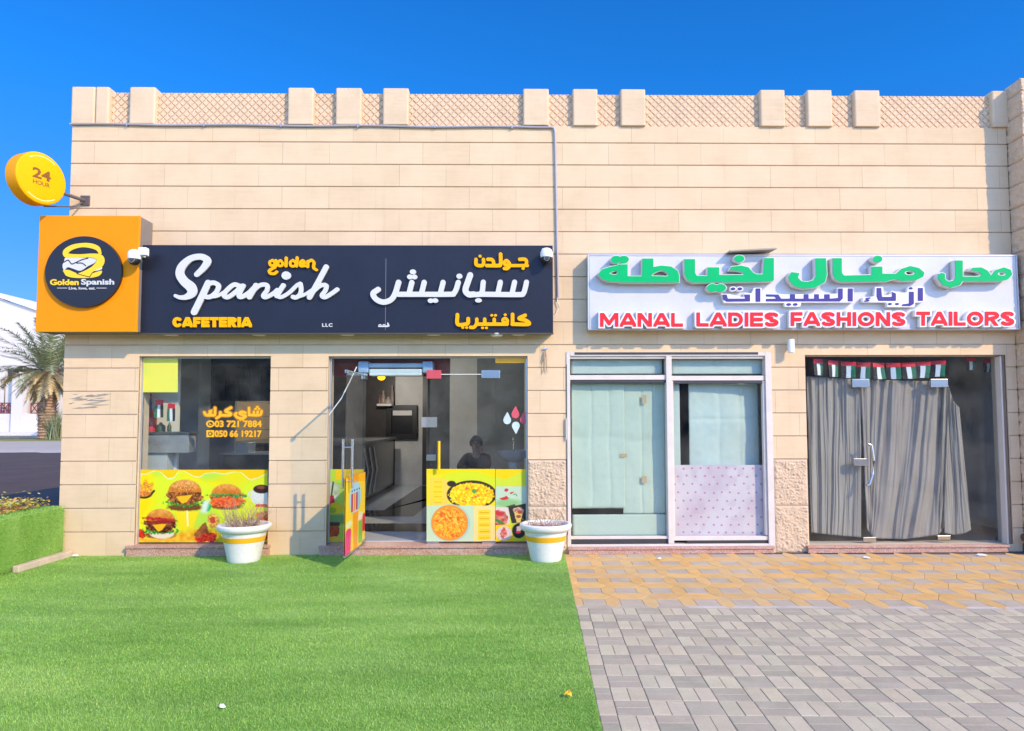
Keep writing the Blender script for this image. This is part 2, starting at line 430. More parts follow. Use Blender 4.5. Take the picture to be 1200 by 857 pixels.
# ------------------------------------------------------------------ printed films: procedural artwork as per-vertex colour
class Paint:
    def __init__(s, x0, y0, x1, y1, nx, ny, bg, seed=1):
        s.x = np.linspace(x0, x1, nx); s.y = np.linspace(y0, y1, ny)
        s.X, s.Y = np.meshgrid(s.x, s.y, indexing='ij'); s.C = np.zeros((nx, ny, 3)) + np.array(bg, float)
        s.r = np.random.default_rng(seed)
    def noise(s, sx, sy=None):
        sy = sy or sx
        nx = int((s.x[-1]-s.x[0])/sx)+3; ny = int(abs(s.y[-1]-s.y[0])/sy)+3
        g = s.r.random((nx, ny)); u = (s.X-s.x[0])/sx; v = (s.Y-s.y[0])/sy
        i = np.clip(u.astype(int), 0, nx-2); j = np.clip(v.astype(int), 0, ny-2); fu = u-i; fv = v-j
        fu = fu*fu*(3-2*fu); fv = fv*fv*(3-2*fv)
        return (g[i,j]*(1-fu)*(1-fv)+g[i+1,j]*fu*(1-fv)+g[i,j+1]*(1-fu)*fv+g[i+1,j+1]*fu*fv)
    def blend(s, a, col):
        a = np.clip(a, 0, 1)[..., None]; s.C = s.C*(1-a) + np.asarray(col, float)*a
    def sd(s, d, col, soft=4, tex=None, amt=0):
        c = np.asarray(col, float)
        if tex is not None: c = c + (tex[..., None]-.5)*2*np.asarray(amt, float)
        s.blend(.5 - d/soft, c)
    def ell(s, cx, cy, rx, ry, col, soft=4, rot=0, rag=0, tex=None, amt=0):
        dx, dy = s.X-cx, s.Y-cy; c, n = math.cos(rot), math.sin(rot)
        d = (np.hypot((dx*c+dy*n)/rx, (-dx*n+dy*c)/ry)-1)*min(rx, ry)
        if rag: d = d + (s.noise(14)-.5)*rag
        s.sd(d, col, soft, tex, amt)
    def poly(s, pts, col, soft=4, rag=0, tex=None, amt=0):
        d = sd_poly(s.X, s.Y, pts)
        if rag: d = d + (s.noise(14)-.5)*rag
        s.sd(d, col, soft, tex, amt)
    def line(s, pts, r, col, soft=4, smooth=True):
        p = [(*q[:2], q[2] if len(q) > 2 else r) for q in pts]
        if smooth: p = [tuple(a) for a in smooth_path(p)]
        s.sd(sd_path(s.X, s.Y, p), col, soft)
    def film(s, name, fn, m, parent, k=0.8):
        nx, ny = s.X.shape
        V = np.array([fn(a, b) for a, b in zip(s.X.ravel(), s.Y.ravel())])
        return np_mesh(name, V, grid_faces(nx, ny), m, parent, lin(np.clip(s.C, 0, 255)).reshape(-1, 3)*k)

def clip_poly(P, x0, x1, z0, z1):
    for ax, lim, sg in ((0, x0, 1), (0, x1, -1), (1, z0, 1), (1, z1, -1)):
        o = []
        for i in range(len(P)):
            a, c = P[i-1], P[i]; ia, ic = (a[ax]-lim)*sg >= 0, (c[ax]-lim)*sg >= 0
            if ia != ic:
                t = (lim-a[ax])/(c[ax]-a[ax]); o.append((a[0]+(c[0]-a[0])*t, a[1]+(c[1]-a[1])*t))
            if ic: o.append(c)
        P = o
        if not P: return P
    return P

# ================================================================== materials
CZ, CC, BLK, BX0 = 0.003, 0.2797, 0.575, -1.383        # course base, course height, block length, joint phase
def mat_stone(name='sandstone_cladding', joints=True, base=(.68, .512, .325)):
    t = NT(name); P = t.pos()
    sx = t.n('ShaderNodeSeparateXYZ'); t.l(P, sx.inputs[0])
    row = t.math('FLOOR', t.math('DIVIDE', t.math('SUBTRACT', sx.outputs[2], CZ), CC))
    odd = t.math('FLOORED_MODULO', row, 2.0)
    along = t.math('ADD', sx.outputs[0], sx.outputs[1])
    u = t.math('ADD', t.math('DIVIDE', t.math('SUBTRACT', along, BX0), BLK), t.math('MULTIPLY', odd, .5))
    cell = t.math('FLOOR', u); fr = t.math('SUBTRACT', u, cell)
    cb = t.n('ShaderNodeCombineXYZ'); t.l(cell, cb.inputs[0]); t.l(row, cb.inputs[1])
    wn = t.n('ShaderNodeTexWhiteNoise'); t.l(cb.outputs[0], wn.inputs[0])
    f1 = t.noise(P, 2.2, 5, .6)
    mp = t.n('ShaderNodeMapping'); mp.inputs['Scale'].default_value = (3, 3, 26); t.l(P, mp.inputs[0])
    f2 = t.noise(mp.outputs[0], 1.0, 4, .6)
    f3 = t.noise(P, 160, 2, .6)
    v = t.math('ADD', t.math('ADD', t.math('MULTIPLY', wn.outputs[0], .10), t.math('MULTIPLY', f1, .55)), t.math('ADD', t.math('MULTIPLY', f2, .22), t.math('MULTIPLY', f3, .13)))
    c = t.ramp(v, [(.28, (base[0]*.86, base[1]*.84, base[2]*.80)), (.5, base), (.74, (base[0]*1.10, base[1]*1.12, base[2]*1.16))])
    # grime: a few vertical drips
    mp2 = t.n('ShaderNodeMapping'); mp2.inputs['Scale'].default_value = (5.5, 5.5, .45); t.l(P, mp2.inputs[0])
    dr = t.maprange(t.noise(mp2.outputs[0], 1, 4, .7), .58, .78, 0, .22)
    c = t.mixc(dr, c, (base[0]*.62, base[1]*.60, base[2]*.58))
    b = t.math('ADD', t.math('MULTIPLY', f2, .5), t.math('MULTIPLY', f3, .4))
    if joints:
        e = t.math('MINIMUM', fr, t.math('SUBTRACT', 1.0, fr))
        wob = t.math('MULTIPLY', t.noise(P, 30, 2), .004)
        j = t.math('LESS_THAN', e, t.math('ADD', .0025, wob))
        vis = t.maprange(t.noise(P, 1.3, 2), .38, .6, .15, .8)
        c = t.mixc(t.math('MULTIPLY', j, vis), c, (.33, .24, .15))
        b = t.math('SUBTRACT', b, t.math('MULTIPLY', j, 1.2))
    t.bsdf(c, .85, 0, .25, b, .30, .012); return t.m
STONE = mat_stone()
PLAIN = mat_stone('sandstone_trim', False, (.67, .51, .335))
LATT = mat('sandstone_lattice', (.68, .50, .33), .85, 0, .10, 6, .2, 90, .2)
GROOVE = mat('joint_mortar', (.40, .30, .21), .9, 0, .1)
ROUGH = mat('rough_split_stone', (.60, .455, .315), .9, 0, .14, 9, .5, 120, .2)
INT_W = mat('interior_plaster', (.74, .74, .72), .8, 0, .06)
INT_D = mat('interior_dark_panel', (.060, .054, .055), .35, 0, .2)
INT_G = mat('interior_grey_stone', (.66, .66, .64), .5, 0, .15, 3)
ALU = mat('brushed_aluminium', (.55, .56, .57), .35, .8, .05)
WHT = mat('white_paint', (.80, .80, .78), .45, 0, .04)
WALU = mat('white_powder_coated_frame', (.64, .58, .52), .45, 0, .08, 5)
CREAMF = mat('cream_painted_frame', (.66, .56, .46), .5, 0, .06)
BLACK = mat('black_plastic', (.012, .012, .013), .4, 0, .1)
DGREY = mat('dark_grey_metal', (.06, .06, .065), .45, .4, .1)
STEEL = mat('stainless_steel', (.62, .61, .59), .22, 1, .04)
GRAN = None
def mat_granite():
    t = NT('pink_granite'); P = t.pos()
    v = t.n('ShaderNodeTexVoronoi'); v.inputs['Scale'].default_value = 110; t.l(P, v.inputs['Vector'])
    n = t.noise(P, 4, 4)
    c = t.ramp(v.outputs['Color'], [(.1, (.30, .15, .11)), (.5, (.46, .25, .19)), (.9, (.60, .40, .32))])
    c = t.mixc(t.maprange(n, .45, .75, 0, .45), c, (.50, .42, .36))
    t.bsdf(c, .45, 0, .4); return t.m
GRAN = mat_granite()
GLASS = mat_glass('shop_window_glass')
GLASSD = mat_glass('door_glass', (.93, .945, .94), .025)
FILM = mat_attr('printed_vinyl_film', .32, .4)
PRINT = mat_attr('matte_print', .6, .3)
NAVY = mat('navy_sign_panel', (.013, .0155, .029), .42, 0, .18, 2.5, .05, 40, .3)
NAVY2 = mat('navy_sign_side', (.02, .026, .05), .5)
ORANGE = mat('orange_acrylic', (.80, .265, .001), .5, 0, .03, 6, 0, 80, .15)
ORANGEF = mat('orange_edge_acrylic', (.84, .30, .002), .5, 0, .02, 6, 0, 80, .15)  # slightly brighter orange for the box edge trim
GREYP = mat('grey_sign_side', (.30, .28, .27), .6)
LETW = mat('white_acrylic_letter', (.60, .595, .585), .4, 0, .02, 6, 0, 80, .3)
LETY = mat('yellow_acrylic_letter', (.84, .40, .001), .5, 0, .02, 6, 0, 80, .12)
LETG = mat('green_acrylic_letter', (.001, .43, .135), .5, 0, .05, 6, 0, 80, .12)
LETR = mat('red_acrylic_letter', (.78, .030, .040), .5, 0, .05, 6, 0, 80, .12)
LETP = mat('violet_acrylic_letter', (.070, .058, .24), .5, 0, .06, 6, 0, 80, .12)
WSIGN = mat('white_sign_panel', (.56, .55, .54), .35, 0, .06, 3, .04, 30)
BROWN = mat('bronze_lettering', (.23, .085, .008), .5)

# ================================================================== ground
GBASE = mat('dusty_ground', (.30, .25, .20), .95, 0, .2, .5, .3, 20)
def sheet(name, pts, z, m, kind='structure'):
    b = MB(); b.add([(x, y, z) for x, y in pts], [tuple(range(len(pts)))])
    o = b.build(name, m); o['kind'] = kind; return o
sheet('ground', [(-400, -120), (400, -120), (400, 500), (-400, 500)], -.06, GBASE)
ASPH = mat('asphalt', (.074, .046, .032), .9, 0, .3, .8, .5, 40)
sheet('road', [(-90, 1.6), (-5.45, 1.6), (-5.45, 27.6), (-90, 29.5)], -.03, ASPH)
SAND = mat('sandy_verge', (.46, .40, .34), .95, 0, .25, 2, .4, 12)
b = MB(); prev = None
for i in range(140):
    x = -90 + i*.6; y0 = 27.6 + .9*mnoise.noise((x*.5, 3, 0)) + .4*mnoise.noise((x*1.9, 7, 0)); y1 = 31.0 + .5*mnoise.noise((x*.7, 9, 0))
    cur = ((x, y0, -.022), (x, y1, -.022))
    if prev: b.quad(prev[0], cur[0], cur[1], prev[1])
    prev = cur
b.build('sand_strip', SAND)['kind'] = 'structure'
sheet('pavement', [(-110, 30.5), (0, 30.5), (0, 47), (-110, 47)], -.026, mat('concrete_pavement', (.42, .36, .29), .9, 0, .15, .6))
sheet('grass_verge', [(-130, 47), (0, 47), (0, 57), (-130, 57)], -.018, mat('grass_verge_green', (.22, .22, .05), .95, 0, .3, .4))

# --- pavers (two layouts, both turned about 2 degrees from the wall)
ROT = -math.atan(.034); EX, EY = 0.552, -2.36         # turf edge meets the kerb strip here
def rotp(u, v): return (EX + u*math.cos(ROT) - v*math.sin(ROT), EY + u*math.sin(ROT) + v*math.cos(ROT))
def mat_paver(name, bcol, rng=.16, dust=(.50, .44, .32)):
    t = NT(name); P = t.pos(); a = t.n('ShaderNodeAttribute', attribute_name='Col')
    n = t.math('ADD', t.math('MULTIPLY', t.noise(P, 55, 3, .7), .5), t.math('MULTIPLY', t.noise(P, 7, 4), .5))
    k = t.maprange(n, .3, .7, 1-rng, 1+rng)
    m = t.n('ShaderNodeVectorMath', operation='SCALE'); t.l(a.outputs[0], m.inputs[0]); t.l(k, m.inputs['Scale'])
    c = t.mixc(t.maprange(t.noise(P, 1.1, 5, .65), .45, .75, 0, .5), m.outputs[0], dust)
    t.bsdf(c, .9, 0, .2, t.noise(P, 220, 2), .25, .006); return t.m
PAV = mat_paver('concrete_pavers', None)
def paver_field(name, tiles, z, th=.012, gap=.0022, ch=.004):
    """tiles: list of (polygon [(u,v)...], colour) -> chamfered blocks in one surface mesh"""
    V, F, K = [], [], []
    for poly, col in tiles:
        n = len(poly); cx = sum(p[0] for p in poly)/n; cy = sum(p[1] for p in poly)/n
        dz = random.uniform(-.0012, .0012); kk = random.uniform(.93, 1.07); cc = [c*kk*random.uniform(.98, 1.02) for c in col]
        for ins, zz in ((gap, z-th), (gap, z-ch*.6), (gap+ch, z)):
            for p in poly:
                d = math.hypot(p[0]-cx, p[1]-cy); f = (d-ins*1.3)/d
                q = rotp(cx+(p[0]-cx)*f, cy+(p[1]-cy)*f); V.append((q[0], q[1], zz+dz)); K.append(cc)
        b0 = len(V)-3*n
        for r in range(2):
            for i in range(n): F.append((b0+r*n+i, b0+r*n+(i+1) % n, b0+(r+1)*n+(i+1) % n, b0+(r+1)*n+i))
        F.append(tuple(b0+2*n+i for i in range(n)))
    me = bpy.data.meshes.new(name); me.from_pydata(V, [], F)
    a = me.color_attributes.new('Col', 'FLOAT_COLOR', 'POINT')
    a.data.foreach_set('color', np.c_[np.array(K), np.ones(len(K))].astype(np.float32).ravel())
    me.materials.append(PAV); o = link(name, me); o['kind'] = 'structure'; return o
DK, LT = (.385, .335, .245), (.51, .44, .30)
tiles = []; s_ = .2; S0 = 0.10
for i in range(-1, 42):
    for j in range(0, 40):
        u0, v0 = S0 + (i)*s_ + .0, -(j+1)*s_ - .07
        ulo = max(u0, 0.0)
        if u0+s_ < .02: continue
        if (i+j) % 2 == 0:
            for q in range(2): tiles.append(([(ulo, v0+q*.1), (u0+s_, v0+q*.1), (u0+s_, v0+q*.1+.1), (ulo, v0+q*.1+.1)], DK))
        else:
            for q in range(2):
                a0, a1 = max(u0+q*.1, 0.0), u0+q*.1+.1
                if a1-a0 > .02: tiles.append(([(a0, v0), (a1, v0), (a1, v0+s_), (a0, v0+s_)], LT))
paver_field('block_paving', tiles, 0.0)
YL, GS = (.62, .375, .135), (.43, .35, .26)
tiles = []; pu, pv, a2 = .33, .425, .1
for i in range(-1, 26):
    for j in range(0, 6):
        cu_, cv = .17 + i*pu, .13 + j*pv
        tiles.append(([(cu_-a2, cv-a2), (cu_+a2, cv-a2), (cu_+a2, cv+a2), (cu_-a2, cv+a2)], GS))
        L, Rr, Bt, Tp = cu_-pu/2, cu_+pu/2, cv-pv/2, cv+pv/2
        tiles.append(([(cu_+a2, cv-a2), (Rr, Bt), (Rr+pu/2-a2, cv-a2), (Rr+pu/2-a2, cv+a2), (Rr, Tp), (cu_+a2, cv+a2)], YL))
        if j < 5: tiles.append(([(cu_-a2, cv+a2), (cu_+a2, cv+a2), (Rr, Tp), (cu_+a2, Tp+pv/2-a2), (cu_-a2, Tp+pv/2-a2), (L, Tp)], YL))
        if j == 0: tiles.append(([(L, Bt+.0), (cu_-a2, cv-a2), (cu_+a2, cv-a2), (Rr, Bt+.0)], GS))
tiles = [(clip_poly(p, 0.0, 20, -1, 9), c) for p, c in tiles]
tiles = [t for t in tiles if len(t[0]) > 2 and max(p[0] for p in t[0]) > .03 and min(rotp(*p)[1] for p in t[0]) < .10]
paver_field('yellow_paving', tiles, 0.0, gap=.0012, ch=.003)
b = MB()
for i in range(17):
    q = [rotp(.0+i*.5+du, dv) for du, dv in ((.002, -.066), (.498, -.066), (.498, -.084+.0), (.002, -.084))]
q0, q1, q2, q3 = rotp(0, -.067), rotp(9, -.067), rotp(9, .003), rotp(0, .003)
b.add([(*q0, 0), (*q1, 0), (*q2, 0), (*q3, 0)], [(0, 1, 2, 3)])
b.build('kerb_strip', mat('pale_concrete', (.50, .44, .38), .9, 0, .2, 5))['kind'] = 'structure'
q = [rotp(0, -9), rotp(9.5, -9), rotp(9.5, 2.6), rotp(0, 2.6)]
sheet('paving_bed', q, -.008, mat('paving_sand', (.13, .105, .085), .95, 0, .2, 10))

# --- artificial turf
def mat_turf(name, root=False):
    t = NT(name); P = t.pos()
    mp = t.n('ShaderNodeMapping'); mp.inputs['Rotation'].default_value = (0, 0, R_(18)); mp.inputs['Scale'].default_value = (.7, 2.6, 1); t.l(P, mp.inputs[0])
    n = t.math('ADD', t.math('MULTIPLY', t.noise(mp.outputs[0], 1.1, 4, .6), .6), t.math('MULTIPLY', t.noise(P, 28, 3, .6), .4))
    k = .75 if root else 1.0
    c = t.ramp(n, [(.32, (.17*k, .37*k, .050*k)), (.5, (.25*k, .465*k, .082*k)), (.70, (.36*k, .57*k, .14*k))])
    big = t.n('ShaderNodeMapping'); big.inputs['Rotation'].default_value = (0, 0, R_(-22)); big.inputs['Scale'].default_value = (.30, .95, 1); t.l(P, big.inputs[0])
    lf_ = t.noise(big.outputs[0], 1.0, 5, .62)
    c = t.mixc(t.maprange(lf_, .50, .66, 0, .55), c, (.38*k, .57*k, .13*k))
    c = t.mixc(t.maprange(lf_, .49, .36, 0, .50), c, (.15*k, .31*k, .056*k))
    if not root:
        a = t.n('ShaderNodeAttribute', attribute_name='Col')
        c = t.mixc(1.0, c, a.outputs[0], 'MULTIPLY')
    t.bsdf(c, .55, 0, .25); return t.m
TURFB, TURF = mat_turf('turf_backing', True), mat_turf('turf_pile')
tl = [rotp(-.0, 2.5), rotp(0, -8.5), (-9, -11), (-9, 1.6), (-5.45, 1.6), (-5.45, .0)]
sheet('turf', [(rotp(0, 2.42)[0], .06), rotp(0, -8.5), (-9, -10.8), (-9, .06)], .004, TURFB)
def blades(P, nrm_up=True, hgt=.017, wid=.0021, lean=.9, seed=3):
    """P: (n,3) roots, N: blade direction; two-segment curved blades"""
    r = np.random.default_rng(seed); n = len(P)
    a = r.random(n)*2*np.pi; h = hgt*(.6+.7*r.random(n)); ln = lean*(.25+r.random(n))
    d = np.c_[np.cos(a), np.sin(a)]; pw = np.c_[-np.sin(a), np.cos(a)]
    tw = r.random(n)*2*np.pi; pw = np.c_[np.cos(tw), np.sin(tw)]
    w_ = wid*(.7+.6*r.random(n))
    return d, pw, h, ln, w_, r
def turf_mesh(name, roots, parent=None, up=None, hgt=.0135, wid=.0022, seed=3, mat_=None):
    n = len(roots); d, pw, h, ln, w_, r = blades(roots, True, hgt, wid, .9, seed)
    if up is None: U = np.tile([0, 0, 1.], (n, 1)); A = np.tile([1., 0, 0], (n, 1)); B = np.tile([0, 1., 0], (n, 1))
    else: U, A, B = up
    D = A*d[:, :1]+B*d[:, 1:]; Q = A*pw[:, :1]+B*pw[:, 1:]
    mid = roots + U*(h*.62)[:, None] + D*(h*ln*.35)[:, None]
    tip = roots + U*(h*np.clip(1.05-.35*ln, .45, 1))[:, None] + D*(h*ln)[:, None]
    V = np.stack([roots-Q*w_[:, None]*.5, roots+Q*w_[:, None]*.5, mid+Q*w_[:, None]*.45, mid-Q*w_[:, None]*.45, tip+Q*w_[:, None]*.12, tip-Q*w_[:, None]*.12], 1).reshape(-1, 3)
    i = np.arange(n)[:, None]*6
    F = np.concatenate([i+np.array([[0, 1, 2, 3]]), i+np.array([[3, 2, 4, 5]])], 0)
    k = .72+.5*r.random(n); dry = r.random(n) < .07
    col = np.c_[k, k, k]; col[dry] *= np.array([1.7, 1.25, 1.4])
    return np_mesh(name, V, F, mat_ or TURF, parent, np.repeat(col, 6, 0))
pts = []
def scat(n, y0, y1, seed):
    r = np.random.default_rng(seed); y = y0+(y1-y0)*r.random(n); e = EX-.006+(y-EY)*math.sin(-ROT)+.012*(r.random(n)-.3)
    lo = np.maximum(-5.42, -(y+CAMD)*.80-.15); x = lo+(e-lo)*r.random(n)
    return np.c_[x, y, np.full(n, .004)]
pts = np.concatenate([scat(150000, -3.0, .05, 11), scat(190000, -5.4, -3.0, 12), scat(12000, -8.4, -5.4, 13)])
pile = turf_mesh('turf_pile', pts); pile['kind'] = 'stuff'

# ================================================================== the building
SB = thing('shop_building', 'single storey sandstone shop block with lattice parapet and three shopfronts', 'building', (0, 4, 0))
XL, XR = -5.40, 6.205
ZT = WZ(605, 148)
GY = .085                                              # glass plane behind the wall face
op1 = RECT(160, 417.5, 315.5, 637); op2 = RECT(383.5, 417.5, 618.5, 637)
op3 = RECT(664, 412.5, 906, 641); op4 = RECT(946, 416, 1183, 637)
OPS = []
for o_, zb in ((op1, .105), (op2, .105), (op3, .09), (op4, .09)): OPS.append((o_[0], o_[1], zb, o_[3]))
rough_rects = [(OPS[1][1]+.004, OPS[2][0]-.004), (OPS[2][1]+.004, OPS[3][0]-.004)]
zr = (CZ, CZ+2*CC, CZ+4*CC)
b = MB(); CH, GV = .006, .011
def cut(x0, x1, holes):
    segs = [(x0, x1)]
    for a, c in holes:
        o = []
        for s0, s1 in segs:
            if c <= s0 or a >= s1: o.append((s0, s1)); continue
            if a > s0+.01: o.append((s0, a))
            if c < s1-.01: o.append((c, s1))
        segs = o
    return segs
zs = [CZ+k*CC for k in range(0, 19)]+[ZT]
for k in range(19):
    za, zb = (zs[k] if k else 0.0), zs[k+1]
    cuts = sorted({za, zb}|{z for o in OPS for z in (o[2], o[3]) if za < z < zb})
    for z0, z1 in zip(cuts[:-1], cuts[1:]):
        zm = (z0+z1)/2
        holes = [(o[0], o[1]) for o in OPS if o[2] <= zm <= o[3]]
        if k < 4: holes += rough_rects
        ga, gb = (GV/2 if z0 == za and k else 0), (GV/2 if z1 == zb and k < 18 else 0)
        for x0, x1 in cut(XL, XR, holes):
            pr = [(.03, z0+ga*.7), (.006 if ga else 0, z0+ga*.8), (0, z0+ga+(CH if ga else 0)*.5), (0, z1-gb-(CH if gb else 0)*.5), (.006 if gb else 0, z1-gb*.8), (.03, z1-gb*.7)]
            b.prism([(p[0], p[1]) for p in pr], 'x', x0, x1)
b.build('stone_cladding', STONE, SB)
# backing wall with the openings
b = MB(); xs_ = sorted({XL+.012, XR}|{v for o in OPS for v in (o[0], o[1])}); zs_ = sorted({0.0, ZT-.002}|{v for o in OPS for v in (o[2], o[3])})
for x0, x1 in zip(xs_[:-1], xs_[1:]):
    run = None
    for z0, z1 in zip(zs_[:-1], zs_[1:]):
        xm, zm = (x0+x1)/2, (z0+z1)/2
        solid = not any(o[0] < xm < o[1] and o[2] < zm < o[3] for o in OPS)
        if solid: run = (run[0], z1) if run else (z0, z1)
        elif run: b.box(x0, x1, .016, .27, *run); run = None
    if run: b.box(x0, x1, .016, .27, *run)
b.build('wall_core', mat('wall_core_render', (.60, .48, .36), .9, 0, .1), SB)
# side, back, roof
b = MB()
for k in range(19):
    za, zb = (zs[k] if k else 0.0), zs[k+1]
    b.prism([(XL+.012, za+.008), (XL, za+.012), (XL, zb-.004), (XL+.012, zb), (XL+.25, zb), (XL+.25, za+.008)], 'y', .27, 9.0)
b.build('side_wall', STONE, SB)
b = MB(); b.box(XL+.25, XR+2, 8.75, 9.0, 0, ZT); b.box(XL+.25, XR+2, .27, 8.75, ZT-.9, ZT-.65); b.build('roof_slab', PLAIN, SB)
# rough stone base blocks on two piers
def rough_panel(name, x0, x1, z0, z1, Y, amp, parent, st=.0075, axis='x'):
    nx, nz = max(int((x1-x0)/st), 3), max(int((z1-z0)/st), 3); V = []
    for i in range(nx+1):
        for j in range(nz+1):
            u = x0+(x1-x0)*i/nx; v = z0+(z1-z0)*j/nz
            edge = min(min(i, nx-i)/3, min(j, nz-j)/3, 1)
            q = Vector((u*26, v*26, x0*3+z0))
            nn = mnoise.noise(q)+.5*mnoise.noise(q*2.1)+.25*mnoise.noise(q*4.5); nn = abs(nn)*1.1-.35+.25*mnoise.noise(q*.4)
            d = (nn*amp+.004)*edge - (1-edge)*.008
            V.append((u, Y-d, v) if axis == 'x' else (Y-d, u, v))
    o = np_mesh(name, V, grid_faces(nx+1, nz+1), ROUGH, parent, None, True); return o
for (x0, x1) in rough_rects:
    for k in range(2):
        rough_panel('rough_stone_block', x0, x1, zr[k]+(.005 if k else 0), zr[k+1]-.005, -.006, .020, SB)
for x0, x1 in rough_rects:
    b = MB(); b.box(x0, x1, .004, .016, 0, zr[2]); b.build('rough_block_bed', GROOVE, SB)
# parapet: piers and lattice panels
piers = [(85, 112.6), (113.4, 129), (153, 183), (338, 368), (394, 424), (449, 479), (613, 643), (671, 700), (727, 756), (890, 919), (945, 974), (1000, 1030), (1161, 1180)]
pz0, pz1, lz1 = ZT, WZ(605, 105.5), WZ(605, 109)
PXs = [(WX(a, 127), WX(c, 127)) for a, c in piers]
for i, (x0, x1) in enumerate(PXs):
    r = .022; pr = []
    for a in range(0, 5): t = a*math.pi/8; pr.append((x0+r-r*math.cos(t), -.035+r-r*math.sin(t)))
    for a in range(0, 5): t = a*math.pi/8; pr.append((x1-r+r*math.sin(t), -.035+r-r*math.cos(t)))
    pr += [(x1, .26), (x0, .26)]
    b = MB(); b.prism(pr, 'z', pz0+.001, pz1); b.build('parapet_pier', PLAIN, SB, bevel=.008)
LY = .035
for i in range(1, len(PXs)-1):
    x0, x1 = PXs[i][1], PXs[i+1][0]
    b = MB(); b.box(x0, x1, LY+.012, .22, pz0-.03, lz1)
    sp = .067; q2 = math.sqrt(.5)
    us = [(x+z)*q2 for x in (x0, x1) for z in (pz0, lz1)]; vs = [(x-z)*q2 for x in (x0, x1) for z in (pz0, lz1)]
    for iu in range(math.floor(min(us)/sp), math.ceil(max(us)/sp)):
        for iv in range(math.floor(min(vs)/sp), math.ceil(max(vs)/sp)):
            def dia(ins):
                u0, u1, v0, v1 = iu*sp+ins, (iu+1)*sp-ins, iv*sp+ins, (iv+1)*sp-ins
                return clip_poly([((u+v)*q2, (u-v)*q2) for u, v in ((u0, v0), (u1, v0), (u1, v1), (u0, v1))], x0+.001, x1-.001, pz0+.002, lz1-.003)
            A_, B_ = dia(.0035), dia(.0085)
            if len(A_) < 3 or len(B_) < 3: continue
            b.add([(p[0], LY, p[1]) for p in B_], [tuple(range(len(B_)))])
            if len(A_) == len(B_):
                n = len(A_); b.add([(p[0], LY, p[1]) for p in B_]+[(p[0], LY+.0118, p[1]) for p in A_], [(k, (k+1) % n, (k+1) % n+n, k+n) for k in range(n)])
    b.build('lattice_panel', LATT, SB)
b = MB(); b.box(XL+.01, XR, .034, .27, pz0-.04, pz0-.0015); b.build('parapet_ledge', PLAIN, SB)
# right-hand projecting rough pillar
RP = thing('rough_stone_pillar', 'projecting pillar of rough split stone at the right edge beside the tailor shop', 'pillar', (6.9, 0, 0))
PXR = XR; b = MB(); b.box(PXR+.02, PXR+2.2, -.262, .27, 0.09, WZ(1178, 110)+.02); b.build('pillar_core', GROOVE, RP)
nz = int(5.78/CC)+1
def rough_stack(x0, x1, Y, axis, par):
    V, F = [], []
    for k in range(21):
        za, zb = CZ+k*CC+.004, min(CZ+(k+1)*CC-.004, 5.76)
        if za > 5.7: break
        if k == 0: za = .1
        nx, nzz = max(int(abs(x1-x0)/.012), 3), max(int((zb-za)/.012), 2); b0 = len(V)
        for i in range(nx+1):
            for j in range(nzz+1):
                u = x0+(x1-x0)*i/nx; v = za+(zb-za)*j/nzz; q = Vector((u*9, v*14, k*3.3))
                e = 0 if j in (0, nzz) else 1
                d = (.012+.012*mnoise.noise(q)+.012*mnoise.noise(q*2.3)+.009*mnoise.noise(q*5))*e - (1-e)*.003
                V.append((u, Y-d, v) if axis == 'x' else (Y-d, u, v))
        F += (grid_faces(nx+1, nzz+1)+b0).tolist()
    np_mesh('split_stone_face', V, F, ROUGH, par)
rough_stack(.0, -.285, PXR+.018, 'y', RP); rough_stack(PXR+.0, PXR+2.2, -.265, 'x', RP)
b = MB(); b.box(PXR-.02, PXR+2.2, -.32, .0, 0, .10); b.build('plinth', mat('dark_brown_granite', (.12, .075, .06), .5), RP, bevel=.006)
# granite steps / sills
for (x0, x1, yt, yb, Y) in ((146, 315, 641, 652, -.07), (373, 623, 641, 652, -.07), (666, 908, 642.5, 653, -.06), (947, 1184, 640.5, 651.5, -.06)):
    xa, xb = WX(x0, 645, Y), WX(x1, 645, Y); zt = WZ((x0+x1)/2, yt-1.0, Y)
    b = MB(); b.box(xa, xb, Y, .25, zt-.028, zt); b.box(xa+.008, xb-.008, Y+.014, .2, 0, zt-.030)
    b.build('granite_step', GRAN, SB, bevel=.003)
ZS1 = WZ(240, 640, -.07); ZS3 = WZ(790, 641.5, -.06); ZS4 = WZ(1065, 639.5, -.06)

# ================================================================== interiors
IZ = ZS1-.005
def bx(name, m, par, *a, bevel=0, label=None):
    b = MB(); b.box(*a); return b.build(name, m, par, bevel=bevel, label=label)
X12, X23 = .33, 3.30
b = MB(); b.box(XL+.25, XR+.6, .27, 8.75, ZT-1.95, ZT-1.9); b.build('ceiling', INT_W, SB)
b = MB(); b.box(X12-.05, X12+.05, .27, 8.75, 0, ZT-1.95); b.box(X23-.05, X23+.05, .27, 8.75, 0, ZT-1.95); b.box(XR+.5, XR+.6, .27, 8.75, 0, ZT-1.95)
b.build('partition_wall', INT_W, SB)
b = MB(); b.box(XL+.25, X12-.05, .26, 8.75, 0, IZ); b.build('interior_floor', mat('polished_marble_floor', (.52, .56, .62), .12, 0, .12, 2.5), SB)
b = MB(); b.box(X12+.05, X23-.05, .26, 8.7, 0, ZS3); b.box(X23+.05, XR+.5, .26, 8.7, 0, ZS4); b.build('interior_floor', mat('grey_floor_tile', (.20, .20, .20), .4), SB)
MBLK = mat('black_marble_inlay', (.016, .013, .014), .12, 0, .3, 4)
def fpoly(pts, z): b = MB(); b.add([(*G(380+x/7.14, 540+y/7.14, z), z) for x, y in pts], [tuple(range(len(pts)))]); return b
z = IZ+.003
